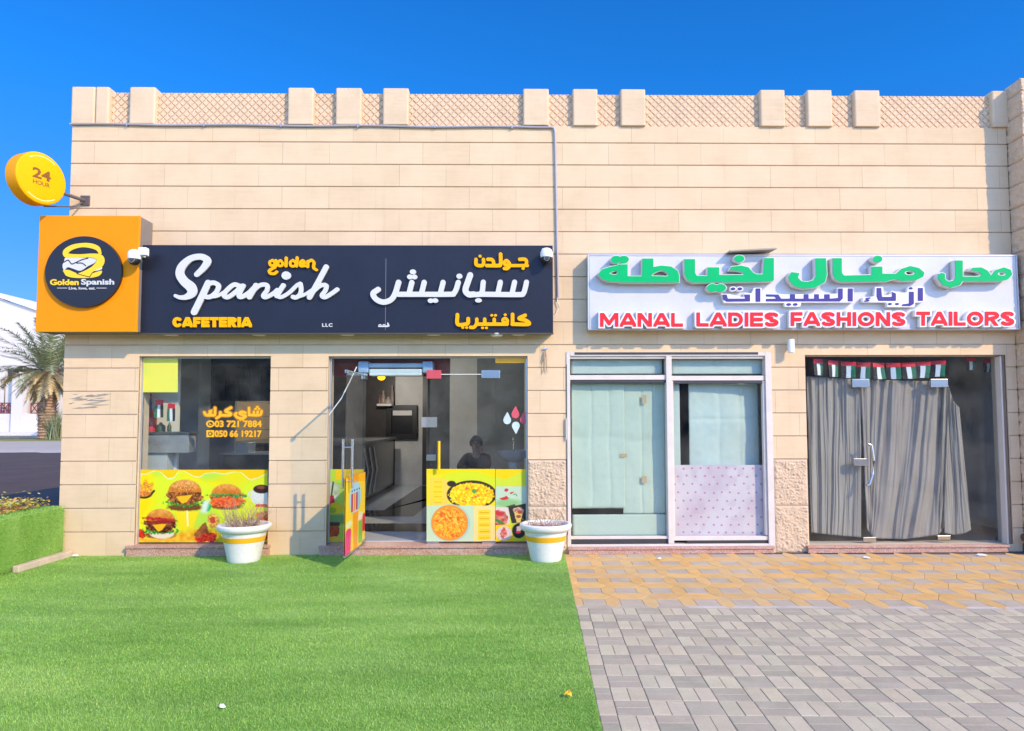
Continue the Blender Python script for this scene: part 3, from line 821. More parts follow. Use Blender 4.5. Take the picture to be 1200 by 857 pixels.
b = fpoly([(-2500, 525), (2400, 525), (2400, 590), (-2500, 590)], z); b2 = fpoly([(345, 415), (500, 415), (800, 210), (1400, 205), (1250, 205), (850, 380), (745, 465), (200, 465), (200, 415)], z)
m_ = len(b.v); b.v += b2.v; b.f += [tuple(m_+i for i in f) for f in b2.f]; b.mi += b2.mi
b.build('floor_inlay', MBLK, SB)
# back wall of the cafeteria, 7.7 m behind the front
YB = 7.7
def wall_px(name, m, x0, x1, Y, th=.05, z0=None, z1=None, par=None, y0=None, y1=None):
    a, c = WX(x0, 500, Y), WX(x1, 500, Y)
    za = IZ if y1 is None else WZ((x0+x1)/2, y1, Y); zb = (ZT-1.95) if y0 is None else WZ((x0+x1)/2, y0, Y)
    b = MB(); b.box(a, c, Y, Y+th, za, zb); return b.build(name, m, par or SB)
wall_px('dark_wall_panel', INT_D, 300, 463, YB); wall_px('grey_stone_wall', INT_G, 463, 495, YB)
wall_px('dark_pillar', INT_D, 495, 501, YB-.12, .2); wall_px('dark_wall_panel', mat('interior_charcoal', (.09, .10, .105), .5), 501, 527, YB)
wall_px('grey_stone_wall', INT_W, 527, 559, YB); wall_px('dark_wall_panel', mat('interior_slate', (.26, .29, .31), .5), 559, 700, YB)
# red fascia inside above the doors
wall_px('red_soffit_panel', mat('dark_red_panel', (.28, .04, .045), .5), 386, 527, .5, .05, y0=380, y1=441)
# a bright plastered corner behind window one
bx('white_wall', mat('white_plaster', (.72, .73, .70), .7, 0, .04), SB, XL+.26, WX(208, 500, .60), .60, .66, IZ, ZT-1.95)
wall_px('grey_column', mat('grey_column_paint', (.40, .43, .44), .5), 211, 232, 1.7, .4)
wall_px('dark_wall_panel', mat('interior_dark_blue', (.10, .12, .15), .35), 236, 330, 2.6, .08, y1=470)
wall_px('grey_stone_wall', mat('interior_mid_grey', (.34, .36, .38), .5), 232, 275, 2.9, .08)

# ------------------------------------------------------------------ shopfront 1: window
def pane(name, x0, x1, z0, z1, Y, m=GLASS, par=None, th=.010):
    b = MB(); b.box(x0, x1, Y, Y+th, z0, z1); return b.build(name, m, par)
def frame_bars(name, bars, Y0, Y1, m, par, bevel=.003):
    b = MB()
    for x0, x1, z0, z1 in bars: b.box(x0, x1, Y0, Y1, z0, z1)
    return b.build(name, m, par, bevel=bevel)
x0, x1, z0, z1 = OPS[0]; z0 = ZS1
win = frame_bars('shop_window', [(x0+.002, x1-.002, z1-.022, z1-.002), (x0+.002, x0+.016, z0+.001, z1-.024), (x1-.016, x1-.002, z0+.001, z1-.024)], GY-.012, GY+.03, ALU, SB)
pane('pane', x0+.016, x1-.016, z0+.002, z1-.022, GY, GLASS, win)
def cropfn(cx, cy, s, Y):
    def fn(u, v): a = W(cx+u/s, cy+v/s, Y); return (a[0], Y, a[1])
    return fn
YEL, LIME, ORG = (255, 215, 0), (205, 232, 60), (240, 140, 40)
def burger(p, cx, cy, w_, h_, seed, patty=(150, 85, 40), kind=0):
    r = random.Random(seed)
    p.ell(cx, cy+h_*.42, w_*.95, h_*.13, (120, 70, 30), 10, rag=6)
    if kind == 2:
        p.ell(cx+w_*.1, cy+h_*.36, w_*.8, h_*.2, (238, 222, 190), 8)
    p.ell(cx, cy+h_*.26, w_*.97, h_*.13, (60, 150, 50), 6, rag=26, tex=p.noise(7), amt=(50, 60, 40))
    p.ell(cx, cy+h_*.02, w_*1.0, h_*.30, patty, 8, rag=22, tex=p.noise(11), amt=(75, 55, 35))
    if kind != 1: p.poly([(cx-w_*.5, cy+h_*.05), (cx+w_*.45, cy-h_*.02), (cx+w_*.1, cy+h_*.24), (cx-w_*.15, cy+h_*.3)], (250, 190, 30), 5)
    if kind == 1:
        p.ell(cx, cy-h_*.02, w_*1.0, h_*.13, (50, 150, 70), 5, rag=24, tex=p.noise(8), amt=(40, 60, 30))
        p.ell(cx, cy+h_*.22, w_*1.05, h_*.22, (235, 95, 40), 6, rag=18, tex=p.noise(12), amt=(30, 40, 20))
    a = np.where(p.Y < cy-h_*.10, 1.0, 0.0)
    d = (np.hypot((p.X-cx)/(w_*.92), (p.Y-(cy-h_*.12))/(h_*.42))-1)*h_*.4
    bun = np.array((222, 140, 52))+(p.noise(16)-.5)[..., None]*np.array((36, 34, 30))+np.clip((cy-h_*.30-p.Y)/h_, -.4, .4)[..., None]*np.array((70, 110, 120))
    al = np.clip(.5-d/6, 0, 1)*np.clip((cy-h_*.10-p.Y)/5+.5, 0, 1); p.C = p.C*(1-al[..., None])+bun*al[..., None]
    for _ in range(60):
        a_ = r.random()*6.28; q = r.random()**.5
        p.ell(cx+math.cos(a_)*q*w_*.7, cy-h_*.30+math.sin(a_)*q*h_*.16, 3.2, 2.2, (250, 225, 170), 2) if kind == 0 else None
p = Paint(52, 40, 1155, 640, 400, 220, (225, 240, 40), 5)
n1 = p.noise(260); p.blend(np.clip((n1-.45)*5, 0, 1), (255, 225, 0)); p.blend(np.clip((p.noise(200)-.62)*5, 0, 1), (190, 228, 70))
top = [(40, 20), (40, 62), (90, 70), (150, 72), (210, 48), (270, 56), (330, 110), (380, 100), (420, 45), (470, 50), (540, 88), (590, 98), (640, 68), (720, 60), (800, 72), (880, 52), (940, 62), (1010, 118), (1060, 108), (1170, 60), (1170, 20)]
p.line(top[1:-1], 8, (225, 235, 170), 6); p.poly(top, (255, 205, 0), 5)
p.poly([(40, 600), (300, 580), (600, 520), (760, 540), (760, 650), (40, 650)], (240, 180, 40), 60, tex=p.noise(30), amt=(18, 30, 20))
for q in [(100, 195, -.5), (140, 180, .2), (175, 195, .5), (80, 175, -.2), (120, 215, .9), (160, 225, -.9)]: p.ell(q[0], q[1], 26, 52, (238, 165, 45), 6, q[2], 8, p.noise(10), (40, 45, 25))
p.line([(62, 235), (110, 268), (170, 262), (215, 215)], 9, (45, 50, 30)); p.ell(120, 240, 70, 20, (215, 120, 50), 6, rag=10, tex=p.noise(9), amt=(50, 50, 20))
burger(p, 470, 250, 150, 240, 1); burger(p, 815, 262, 135, 195, 2, (205, 110, 50), 1)
burger(p, 268, 485, 130, 225, 3, (110, 50, 30), 2); p.ell(265, 450, 140, 14, (190, 40, 40), 5, .08, 10, p.noise(9), (50, 20, 20)); p.ell(265, 475, 125, 12, (150, 35, 30), 5, -.05, 8)
p.ell(660, 350, 26, 36, (30, 170, 80), 6, .3); p.poly([(620, 300), (680, 290), (650, 400), (600, 390)], (220, 235, 215), 30)
p.poly([(385, 385), (590, 380), (540, 520), (430, 540)], (250, 225, 30), 20); p.line([(490, 385), (495, 500)], 7, (250, 245, 200), 10)
p.poly([(540, 580), (640, 470), (680, 600), (600, 640)], (150, 85, 45), 6, 10, p.noise(20), (25, 20, 15))
for q in [(640, 600, 45, 34), (690, 600, 40, 40), (600, 625, 40, 20), (100, 570, 45, 34)]: p.ell(*q, (205, 45, 30), 6, .3, 16, p.noise(12), (45, 30, 25))
p.ell(705, 460, 52, 58, (225, 170, 70), 6, 0, 14, p.noise(12), (30, 50, 30)); p.ell(700, 455, 26, 26, (205, 75, 50), 5, 0, 14)
p.ell(1100, 265, 85, 72, (222, 228, 215), 5); p.line([(1030, 215), (1000, 235), (1010, 262), (1040, 258)], 7, (215, 222, 210)); p.ell(1105, 200, 68, 36, (60, 30, 25), 5); p.ell(1103, 186, 40, 14, (130, 75, 50), 6)
p.poly([(1060, 325), (1160, 325), (1160, 350), (1050, 345)], (225, 60, 40), 5); p.poly([(1060, 400), (1160, 380), (1160, 620), (1100, 600)], (225, 85, 50), 20, 20, p.noise(20), (30, 60, 30))
p.film('food_poster', cropfn(150, 545, 7.06, GY-.003), FILM, win)
p = Paint(95, 60, 358, 305, 60, 56, (232, 232, 90), 8); p.blend(np.clip((p.noise(90)-.4)*2, 0, 1), (212, 230, 100))
p.film('yellow_sticker', cropfn(150, 410, 6.12, GY-.003), FILM, win)
cr = (150, 410, 6.12); Yt = GY-.004
LTX = mat('orange_vinyl_lettering', (.86, .43, .004), .4, 0, .02); LTB = mat('amber_vinyl_outline', (.40, .14, .004), .4, 0, .05)
arab = [('S', [(957, 440), (953, 462), (935, 470), (870, 468)], 9), ('S', [(930, 443), (928, 465)], 9), ('S', [(903, 445), (902, 466)], 9), ('E', (915, 425, 9, 8)), ('E', (940, 425, 9, 8)), ('E', (928, 411, 9, 8)),
        ('S', [(868, 418), (868, 468)], 9), ('S', [(842, 452), (818, 445), (800, 455), (822, 468), (845, 476), (825, 490), (790, 488), (768, 468), (776, 455)], 9), ('E', (805, 503, 8, 7)), ('E', (825, 503, 8, 7)),
        ('S', [(738, 416), (700, 440), (735, 456), (728, 470), (660, 470)], 9), ('S', [(662, 450), (658, 475), (635, 490)], 9),
        ('S', [(624, 418), (622, 465), (600, 470), (560, 468), (548, 450)], 9), ('S', [(600, 436), (583, 442), (596, 452), (580, 458)], 6)]
glyph('amber_outline', arab, cr, Yt, .001, LTB, win, grow=7, step=3); glyph('window_lettering', arab, cr, Yt-.0015, .001, LTX, win)
for body, y0, y1, in (('03 721 7884', 508, 556), ('050 66 19217', 578, 627)):
    bxp = (150+622/6.12, 410+y0/6.12, 150+958/6.12, 410+y1/6.12)
    text('amber_outline', body, bxp, Yt, .001, LTB, win, off=.03, grow=.05); text('window_lettering', body, bxp, Yt-.0015, .001, LTX, win, off=.025)
for i, cy in enumerate((532, 602)):
    it = [('E', (590, cy, 30, 26)), ('HE', (590, cy, 18, 15))] if i == 0 else [('P', [(562, cy-25), (618, cy-25), (618, cy+25), (562, cy+25)]), ('HE', (590, cy, 17, 15))]
    it.append(('E', (590, cy, 9, 8))) if i == 1 else it.append(('L', [(584, cy-6, 4), (588, cy+4, 4), (597, cy+6, 4)]))
    D_ = [q for q in it if q[0][0] != 'H']
    glyph('window_lettering', [it[0], it[1]], cr, Yt-.0015, .001, LTX, win); glyph('window_lettering', [it[2]], cr, Yt-.0015, .001, LTX, win)

# ------------------------------------------------------------------ shopfront 2: glass doors
x0, x1, z0, z1 = OPS[1]; z0 = ZS1
gf = frame_bars('glass_front', [(x0+.002, x0+.022, z0+.001, z1-.022), (x1-.022, x1-.002, z0+.001, z1-.022), (x0+.002, x1-.002, z1-.020, z1-.002)], GY-.015, GY+.03, ALU, SB)
DH = WX(428, 535, GY); DR0 = WX(499.5, 535, GY); DR1 = WX(580.5, 535, GY); ZD = WZ(500, 438, GY)
pane('transom_pane', x0+.024, x1-.024, ZD+.006, z1-.022, GY, GLASS, gf)
pane('side_pane', x0+.024, DH-.006, z0+.003, ZD, GY, GLASS, gf); pane('side_pane', DR1+.004, x1-.024, z0+.003, ZD, GY, GLASS, gf)
dl = MB(); dl.box(DR0, DR1, GY, GY+.010, z0+.010, ZD); dl = dl.build('glass_door', GLASSD, SB)
ZH = 1.1
def patch(x0p, y0p, x1p, y1p, m, par, name='patch_fitting', Y=GY):
    a = RECT(x0p, y0p, x1p, y1p, Y); b = MB(); b.box(a[0], a[1], Y-.018, Y+.026, a[2], a[3]); return b.build(name, m, par, bevel=.003)
patch(500, 434, 517, 444, mat('red_fitting_cover', (.55, .07, .09), .4), dl); patch(564.5, 434, 586, 443.5, STEEL, dl)
patch(500, 634.2, 514, 638.5, STEEL, dl); patch(565, 633.5, 581, 637.8, STEEL, dl); patch(500, 533, 511, 540, STEEL, dl, 'lock')
patch(494, 489, 512, 501, mat('grey_control_box', (.28, .29, .29), .5), gf, 'door_control_box', GY+.05)
hx = WX(514.5, 530, GY-.05); hz0, hz1 = WZ(514, 551, GY-.05), WZ(514, 517, GY-.05)
b = MB(); b.tube([(hx, GY-.06, hz0), (hx, GY-.06, hz1)], .017, 12); b.tube([(hx, GY-.06, hz0+.06), (hx, GY, hz0+.06)], .009, 8); b.tube([(hx, GY-.06, hz1-.06), (hx, GY, hz1-.06)], .009, 8)
b.build('handle', mat('yellow_handle_wrap', (.80, .52, .005), .3), dl, smooth=True)
b = MB(); tx0, tz0 = W(517, 439, GY); tx1, tz1 = W(564, 439.5, GY); b.tube([(tx0, GY-.012, tz0), (tx1, GY-.012, tz0)], .005, 6); b.build('door_seal', WHT, gf)
# food film on the right leaf and the fixed pane
p = Paint(38, 76, 664, 738, 220, 232, (250, 225, 40), 21)
p.poly([(30, 60), (670, 60), (670, 190), (600, 150), (480, 120), (330, 100), (200, 130), (120, 118), (30, 112)], (255, 222, 0), 8)
p.poly([(170, 140), (330, 95), (520, 105), (670, 160), (670, 240), (230, 240)], (222, 232, 40), 10)
p.poly([(70, 160), (235, 170), (235, 410), (70, 410)], (255, 214, 90), 3); p.poly([(90, 180), (190, 180), (190, 385), (90, 385)], (255, 222, 50), 4)
for yy in (195, 240, 285, 330, 382): p.line([(108, yy), (175, yy)], 3, (225, 170, 40), 3)
p.ell(450, 310, 228, 130, (70, 50, 48), 4); p.ell(265, 210, 40, 26, (60, 45, 40), 5); p.ell(450, 315, 205, 112, (255, 215, 30), 5, 0, 20, p.noise(13), (10, 45, 40))
for _ in range(46):
    a = random.random()*6.28; q = random.random()**.5; p.ell(450+math.cos(a)*q*180, 318+math.sin(a)*q*90, random.uniform(5, 16), random.uniform(4, 9), random.choice([(240, 130, 60), (235, 110, 70), (255, 230, 90), (250, 200, 20)]), 4, random.random()*3)
p.ell(472, 280, 22, 18, (90, 170, 60), 5, .4, 14)
p.poly([(30, 408), (470, 408), (470, 740), (30, 740)], (205, 225, 185), 3); p.ell(255, 570, 180, 172, (180, 210, 190), 6); p.ell(248, 568, 168, 162, (248, 150, 55), 6)
p.ell(248, 568, 148, 144, (250, 165, 50), 6, 0, 10, p.noise(12), (14, 50, 30))
for _ in range(70):
    a = random.random()*6.28; q = random.random()**.5; p.ell(248+math.cos(a)*q*140, 568+math.sin(a)*q*136, random.uniform(8, 26), random.uniform(5, 9), random.choice([(255, 190, 40), (240, 120, 45), (255, 205, 70), (235, 105, 40)]), 4, random.random()*3)
p.poly([(470, 410), (664, 410), (664, 740), (470, 740)], (252, 224, 140), 3); p.poly([(508, 450), (620, 450), (620, 725), (508, 725)], (255, 216, 50), 4)
for yy in (475, 530, 588, 648, 706): p.line([(525, yy), (605, yy)], 4, (230, 170, 30), 3); p.poly([(510, yy+22), (620, yy+22), (620, yy+30), (510, yy+30)], (253, 228, 130), 4)
p.film('food_poster', cropfn(495, 540, 7.79, GY-.003), FILM, dl)
p = Paint(668, 78, 944, 738, 100, 232, (215, 228, 60), 22)
p.poly([(660, 60), (960, 60), (960, 100), (880, 110), (800, 150), (750, 175), (700, 150), (660, 140)], (255, 215, 10), 6)
p.poly([(660, 235), (960, 235), (960, 420), (660, 420)], (200, 222, 190), 3); p.ell(780, 390, 120, 40, (150, 200, 130), 30)
for q in [(765, 270, 18, 15, 0), (815, 295, 20, 8, -.5), (750, 345, 36, 14, 0), (770, 335, 15, 10, .3)]: p.ell(*q[:4], (215, 60, 55), 4, q[4], 6)
p.line([(832, 310), (850, 305), (862, 322)], 4, (70, 150, 80)); p.line([(770, 425), (840, 405)], 8, (70, 85, 50))
p.poly([(660, 425), (785, 425), (800, 585), (660, 600)], (235, 215, 200), 3); p.ell(700, 530, 78, 80, (205, 110, 95), 5, 0, 14, p.noise(22), (40, 50, 45)); p.ell(690, 480, 50, 20, (215, 60, 60), 5, .3); p.ell(700, 555, 50, 14, (80, 140, 60), 5, .5)
p.poly([(783, 425), (945, 390), (945, 570), (815, 570)], (62, 52, 50), 3); p.poly([(830, 450), (925, 450), (895, 565), (860, 565)], (238, 200, 110), 5, 6); p.ell(875, 450, 46, 24, (200, 150, 130), 5, 0, 10, p.noise(12), (50, 50, 40)); p.ell(890, 470, 20, 16, (190, 70, 60), 4); p.ell(878, 510, 22, 14, (160, 90, 60), 4)
p.poly([(660, 590), (800, 580), (840, 740), (660, 740)], (255, 214, 20), 3); p.ell(745, 665, 72, 66, (235, 215, 205), 4); p.ell(745, 665, 30, 46, (225, 110, 100), 5, .2, 20, p.noise(12), (30, 50, 50))
p.ell(880, 640, 62, 68, (50, 40, 48), 4); p.ell(880, 625, 22, 34, (205, 195, 200), 5, 0, 14); p.ell(876, 655, 22, 14, (205, 50, 90), 5)
p.film('food_poster', cropfn(495, 540, 7.79, GY-.003), FILM, gf)
p = Paint(14, 72, 330, 680, 110, 210, (180, 205, 80), 23)   # drinks film on the left fixed pane
p.poly([(0, 60), (340, 60), (340, 190), (0, 180)], (190, 222, 60), 6); p.poly([(100, 60), (340, 60), (340, 150), (90, 160)], (255, 205, 20), 6)
p.ell(60, 250, 70, 80, (190, 205, 170), 10, 0, 10, p.noise(40), (25, 30, 40)); p.line([(75, 180), (60, 290)], 6, (60, 50, 50)); p.poly([(15, 295), (78, 290), (95, 395), (30, 385)], (170, 30, 60), 5)
p.ell(90, 400, 70, 48, (225, 190, 30), 6); p.ell(70, 415, 30, 26, (150, 175, 30), 6); p.poly([(0, 450), (340, 450), (340, 530), (0, 530)], (120, 150, 90), 20)
p.ell(70, 590, 56, 72, (180, 70, 40), 6, 0, 8, p.noise(26), (35, 35, 25)); p.ell(90, 655, 60, 22, (225, 190, 60), 6); p.poly([(15, 515), (130, 515), (130, 545), (15, 545)], (70, 50, 40), 8)
p.film('drinks_poster', cropfn(380, 540, 7.14, GY-.003), FILM, gf)
# yellow strip and drop stickers on the fixed pane
Ys = GY-.003
b = MB(); a = RECT(580.5, 419.5, 616, 425.5, Ys); b.box(a[0], a[1], Ys-.001, Ys, a[2], a[3]); b.build('yellow_strip', LTX, gf)
DW = mat('pale_blue_drop_vinyl', (.52, .62, .64), .4); DRD = mat('red_drop_vinyl', (.62, .09, .12), .4)
def drop(cx, cy, m, up=1):
    glyph('drop_sticker', [('PS', [(cx, cy-44*up), (cx+18, cy-12*up), (cx+28, cy+14*up), (cx+20, cy+36*up), (cx, cy+44*up), (cx-20, cy+36*up), (cx-28, cy+14*up), (cx-18, cy-12*up)])], (495, 410, 6.12), Ys, .001, m, gf)
drop(608, 490, DW); drop(667, 448, DRD); drop(670, 560, DW, -1); drop(728, 487, DRD)
# open leaf, swung out square to the wall on the left of the opening
OL = .93
b = MB(); b.box(-.005, .005, -OL, -.012, z0+.012, ZD-.02); leaf = b.build('open_glass_door', GLASSD, None)
leaf.location = (DH, GY, 0); leaf.rotation_euler = (0, 0, R_(-1.5)); leaf.parent = SB; leaf.matrix_parent_inverse = Matrix.Translation(SB.location).inverted()
def lobj(b, name, m, **k): return b.build(name, m, leaf, local=True, **k)
b = MB(); b.box(-.020, .020, -.16, -.004, ZD-.075, ZD-.005); lobj(b, 'patch_fitting', STEEL, bevel=.003)
b = MB(); b.box(-.020, .020, -.18, -.004, z0+.004, z0+.055); lobj(b, 'patch_fitting', STEEL, bevel=.003)
b = MB(); b.box(-.016, .016, -OL, -OL+.035, ZD-.05, ZD-.015); b.box(-.012, .012, -OL-.003, -.17, ZD-.028, ZD-.016); lobj(b, 'top_rail', STEEL, bevel=.002)
b = MB(); b.box(-.012, .012, -OL-.003, -.19, z0+.002, z0+.016); lobj(b, 'bottom_rail', ALU)
for sx in (-1, 1):
    b = MB(); b.tube([(sx*.05, -OL+.10, .86), (sx*.05, -OL+.10, 1.40)], .015, 12); b.tube([(0, -OL+.10, .95), (sx*.05, -OL+.10, .95)], .008, 8); b.tube([(0, -OL+.10, 1.31), (sx*.05, -OL+.10, 1.31)], .008, 8)
    lobj(b, 'handle', STEEL, smooth=True)
p = Paint(0, 0, 200, 640, 100, 240, (252, 214, 50), 31)
p.poly([(0, 0), (200, 0), (200, 80), (0, 40)], (255, 190, 20), 8); p.ell(100, 30, 30, 50, (250, 160, 20), 8)
p.ell(95, 195, 52, 130, (170, 215, 232), 5); p.ell(95, 195, 60, 138, (170, 215, 232), 14)
for i, c in enumerate([(190, 60, 70), (245, 150, 60), (190, 60, 80), (150, 200, 190)]):
    xx = 62+i*24; p.line([(xx, 160), (xx, 300)], 9, c, 3); p.ell(xx, 130, 6, 7, (30, 35, 40), 3)
p.poly([(70, 320), (125, 320), (120, 640), (80, 640)], (250, 160, 30), 4); p.line([(30, 460), (25, 640)], 26, (235, 60, 120), 5); p.line([(150, 430), (150, 600)], 20, (130, 190, 70), 6); p.line([(188, 390), (186, 520)], 16, (225, 40, 50), 5)
p.ell(35, 400, 30, 30, (230, 235, 170), 8); p.ell(150, 380, 25, 40, (235, 225, 190), 8)
V0, V1 = z0+.02, .98
def lf(sx):
    def fn(u, v):
        f = u/200
        return (sx, -OL+.005+f*(OL-.02), V1-(V1-V0)*v/640)
    return fn
o = p.film('ice_lolly_poster', lf(.0075), FILM, leaf); o.matrix_parent_inverse = Matrix.Identity(4)
o = p.film('ice_lolly_poster', lf(-.0075), FILM, leaf); o.matrix_parent_inverse = Matrix.Identity(4)

# ------------------------------------------------------------------ shopfront 3: white framed papered window
x0, x1, z0, z1 = OPS[2]; z0 = ZS3
def zz(y, Y=GY): return WZ(785, y, Y)
def xx_(x, Y=GY): return WX(x, 525, Y)
fx0, fx1, mxa, mxb = x0+.002, x1-.002, xx_(780), xx_(786.5)
fr = frame_bars('papered_window', [(fx0, fx0+.045, z0+.001, z1-.002), (fx1-.075, fx1, z0+.001, z1-.002), (mxa, mxb, z0+.03, z1-.052), (fx0+.046, fx1-.076, z1-.05, z1-.002),
                 (fx0+.046, fx1-.076, z0+.001, z0+.028)], -.012, GY+.03, WALU, SB)
DGAP = mat('dark_gap_strip', (.05, .05, .055), .8, 0, .3)  # flat dark strips laid along the frame's dark gaps
b = MB(); b.box(fx0+.10, fx1-.16, -.014, -.0125, z1-.036, z1-.006); b.build('gap_strip', DGAP, fr)
b = MB(); b.box(fx0+.0, fx0+.006, -.014, -.0125, zz(625), zz(428)); b.build('gap_strip', DGAP, fr)
frame_bars('sash_rail', [(fx0+.047, mxa-.001, zz(445.5), zz(440)), (mxb+.001, fx1-.077, zz(446.5), zz(441)), (fx0+.047, mxa-.001, zz(630.5), zz(627.5)), (mxb+.001, fx1-.077, zz(628), zz(632.5)),
                            (fx0+.047, mxa-.001, zz(421), zz(418)), (mxb+.001, fx1-.077, zz(421), zz(418)), (fx1-.105, fx1-.077, zz(627), zz(447)), (mxb+.001, mxb+.02, zz(627), zz(447))], .012, GY-.004, WALU, fr)
for br in [(fx0+.047, mxa-.001, zz(449), zz(446)), (mxb+.001, fx1-.077, zz(450), zz(447.2)), (fx0+.047, mxa-.001, zz(635.5), zz(631)), (mxb+.16, fx1-.077, zz(635.5), zz(632.8))]: frame_bars('dark_track', [br], .02, GY-.006, DGREY, fr)
pane('pane', fx0+.047, mxa-.002, zz(631), z1-.052, GY, GLASS, fr); pane('pane', mxb+.002, fx1-.077, zz(631), z1-.052, GY+.006, GLASS, fr)
b = MB(); b.box(fx0-.012, fx0-.001, -.035, -.013, zz(515), zz(490)); b.build('door_lock', mat('pale_lock', (.6, .58, .55), .4), fr, bevel=.003)

# ------------------------------------------------------------------ shopfront 4: curtained glass door
x0, x1, z0, z1 = OPS[3]; z0 = ZS4
g4 = frame_bars('glass_front', [(x0+.002, x0+.014, z0+.001, z1-.016), (x1-.055, x1-.002, z0+.001, z1-.016), (x0+.002, x1-.002, z1-.014, z1-.002)], GY-.02, GY+.03, CREAMF, SB)
bx('door_frame_trim', CREAMF, g4, x1-.075, x1-.057, -.004, GY+.02, z0+.001, z1-.02, bevel=.003)
dz = WZ(1050, 446, GY); d0, d1 = WX(1009, 540, GY), WX(1105, 540, GY)
pane('side_pane', x0+.015, d0-.003, z0+.003, z1-.015, GY, GLASS, g4); pane('side_pane', d1+.003, x1-.076, z0+.003, z1-.015, GY, GLASS, g4); pane('transom_pane', d0, d1, dz+.004, z1-.015, GY, GLASS, g4)
d4 = pane('glass_door', d0, d1, z0+.012, dz, GY, GLASSD, SB)
for q in ((998, 444.5, 1018, 454), (1090, 444.5, 1110, 454), (1011, 629.5, 1026, 634.5), (1098, 627.5, 1113, 632.5)): patch(*q, STEEL, d4)
patch(1000, 537.5, 1017.5, 546, STEEL, d4, 'lock')
hp = [W(1017, 520, GY-.05), W(1021, 522, GY-.05), W(1023.5, 540, GY-.05), W(1023, 556, GY-.05), W(1019, 568, GY-.05), W(1015, 569, GY-.05)]
b = MB(); b.tube([(q[0], GY-.055, q[1]) for q in hp], [.013, .018, .016, .016, .018, .013], 12)
b.tube([(hp[1][0], GY-.05, hp[1][1]), (hp[1][0], GY, hp[1][1])], .010, 8); b.tube([(hp[4][0], GY-.05, hp[4][1]), (hp[4][0], GY, hp[4][1])], .010, 8); b.build('handle', STEEL, d4, smooth=True)

SC = MB(); r_ = random.Random(9)
for i in range(26):
    px0 = r_.uniform(76, 118); py0 = 470+r_.uniform(-8, 9)+(px0-100)*-.03; L_ = r_.uniform(6, 26); th_ = r_.uniform(.3, 1.1)
    p_ = [W(px0, py0), W(px0+L_*.5, py0-th_-r_.uniform(0, 1)), W(px0+L_, py0-r_.uniform(.5, 2.5)), W(px0+L_*.5, py0+th_*.4)]
    SC.add([(q[0], -.0012-.0001*i, q[1]) for q in p_], [(0, 1, 2, 3)])
SC.build('scuff_marks', mat('grey_scuff', (.30, .27, .23), .9, 0, .3), SB)

# ================================================================== signs
# --- navy cafeteria signboard
YN, YO = -.22, -.31
NS = thing('cafeteria_signboard', 'long navy signboard with white script and yellow cafeteria lettering above the glass doors', 'signboard', (WX(405, 340, YN), 0, WZ(405, 390, YN)))
nx0, nx1, nz0, nz1 = RECT(163.5, 287.5, 648, 390, YN)
b = MB(); b.box(nx0, nx1, YN, -.004, nz0+.0, nz1); b.build('panel', NAVY, NS, bevel=.004)
b = MB(); b.box(nx0-.001, nx1+.003, YN-.006, YN+.02, nz0-.022, nz0-.001); b.build('bottom_trim', mat('bronze_trim', (.10, .075, .05), .4, .5), NS)
jx = WX(452, 340, YN)
b = MB(); b.box(jx-.002, jx+.002, YN-.0015, YN, nz0+.03, nz1-.16); b.build('panel_seam', mat('pale_seam', (.20, .23, .30), .5), NS)
LD = .035; Yl = YN-.001-LD
c3 = (200, 290, 6.0)
span = [('S', [(182, 190, 20), (228, 145, 24), (256, 95, 28), (215, 66, 24), (140, 78, 24), (80, 130, 30), (62, 185, 32), (90, 235, 34), (140, 280, 38), (148, 320, 34), (110, 348, 22), (65, 352, 16), (32, 340, 13)]),
        ('S', [(262, 250), (215, 350), (163, 455)], 25), ('S', [(255, 262), (300, 248), (334, 270), (318, 315), (275, 348), (232, 345)], 18), ('S', [(268, 348), (325, 342), (385, 308)], 13),
        ('S', [(492, 275), (445, 262), (395, 300), (372, 335), (400, 350), (450, 318), (498, 272)], 18), ('S', [(508, 270), (478, 335), (498, 348), (545, 322), (578, 290)], 18),
        ('S', [(598, 268), (552, 348)], 21), ('S', [(560, 325), (620, 270), (672, 264), (676, 300), (650, 338), (668, 350), (720, 325), (748, 300)], 17), 
        ('S', [(790, 268), (744, 340)], 19), ('S', [(744, 340), (775, 350), (830, 320), (885, 268), (910, 256)], 15), ('E', (811, 198, 32, 29)),
        ('S', [(910, 256), (916, 300), (905, 335), (880, 352), (858, 348)], 17), ('S', [(890, 350), (945, 330), (1000, 295)], 13),
        ('S', [(1092, 138), (1040, 235), (975, 350)], 21), ('S', [(1000, 310), (1050, 270), (1092, 268), (1085, 305), (1062, 338), (1085, 350), (1130, 325), (1170, 296)], 17)]
span = [(i[0], [(*q[:2], q[2]*.9) if len(q) > 2 else q for q in i[1]], i[2]*.88) if len(i) > 2 else ((i[0], [(q[0], q[1], q[2]*.9) for q in i[1]]) if i[0] == 'S' else i) for i in span]
glyph('script_lettering', span, c3, Yl, LD, LETW, NS)
gold = [('S', [(716, 90), (696, 102), (700, 124), (722, 126), (732, 108), (716, 92)], 9), ('S', [(738, 92), (735, 135), (712, 150), (692, 165), (700, 182), (728, 185), (744, 172)], 10),
        ('S', [(770, 92), (752, 106), (756, 126), (776, 130), (788, 114), (772, 92)], 9), ('S', [(811, 74), (809, 131)], 10), ('S', [(860, 90), (840, 104), (844, 128), (866, 132), (880, 114), (862, 92)], 9), ('S', [(888, 72), (884, 132)], 10),
        ('S', [(908, 114), (940, 112), (930, 92), (910, 104), (912, 130), (944, 130)], 9), ('S', [(962, 136), (964, 98)], 10), ('S', [(964, 104), (990, 90), (1006, 108), (1004, 142), (1024, 158)], 10)]
glyph('golden_lettering', gold, c3, YN-.001-.03, .03, LETY, NS, step=2)
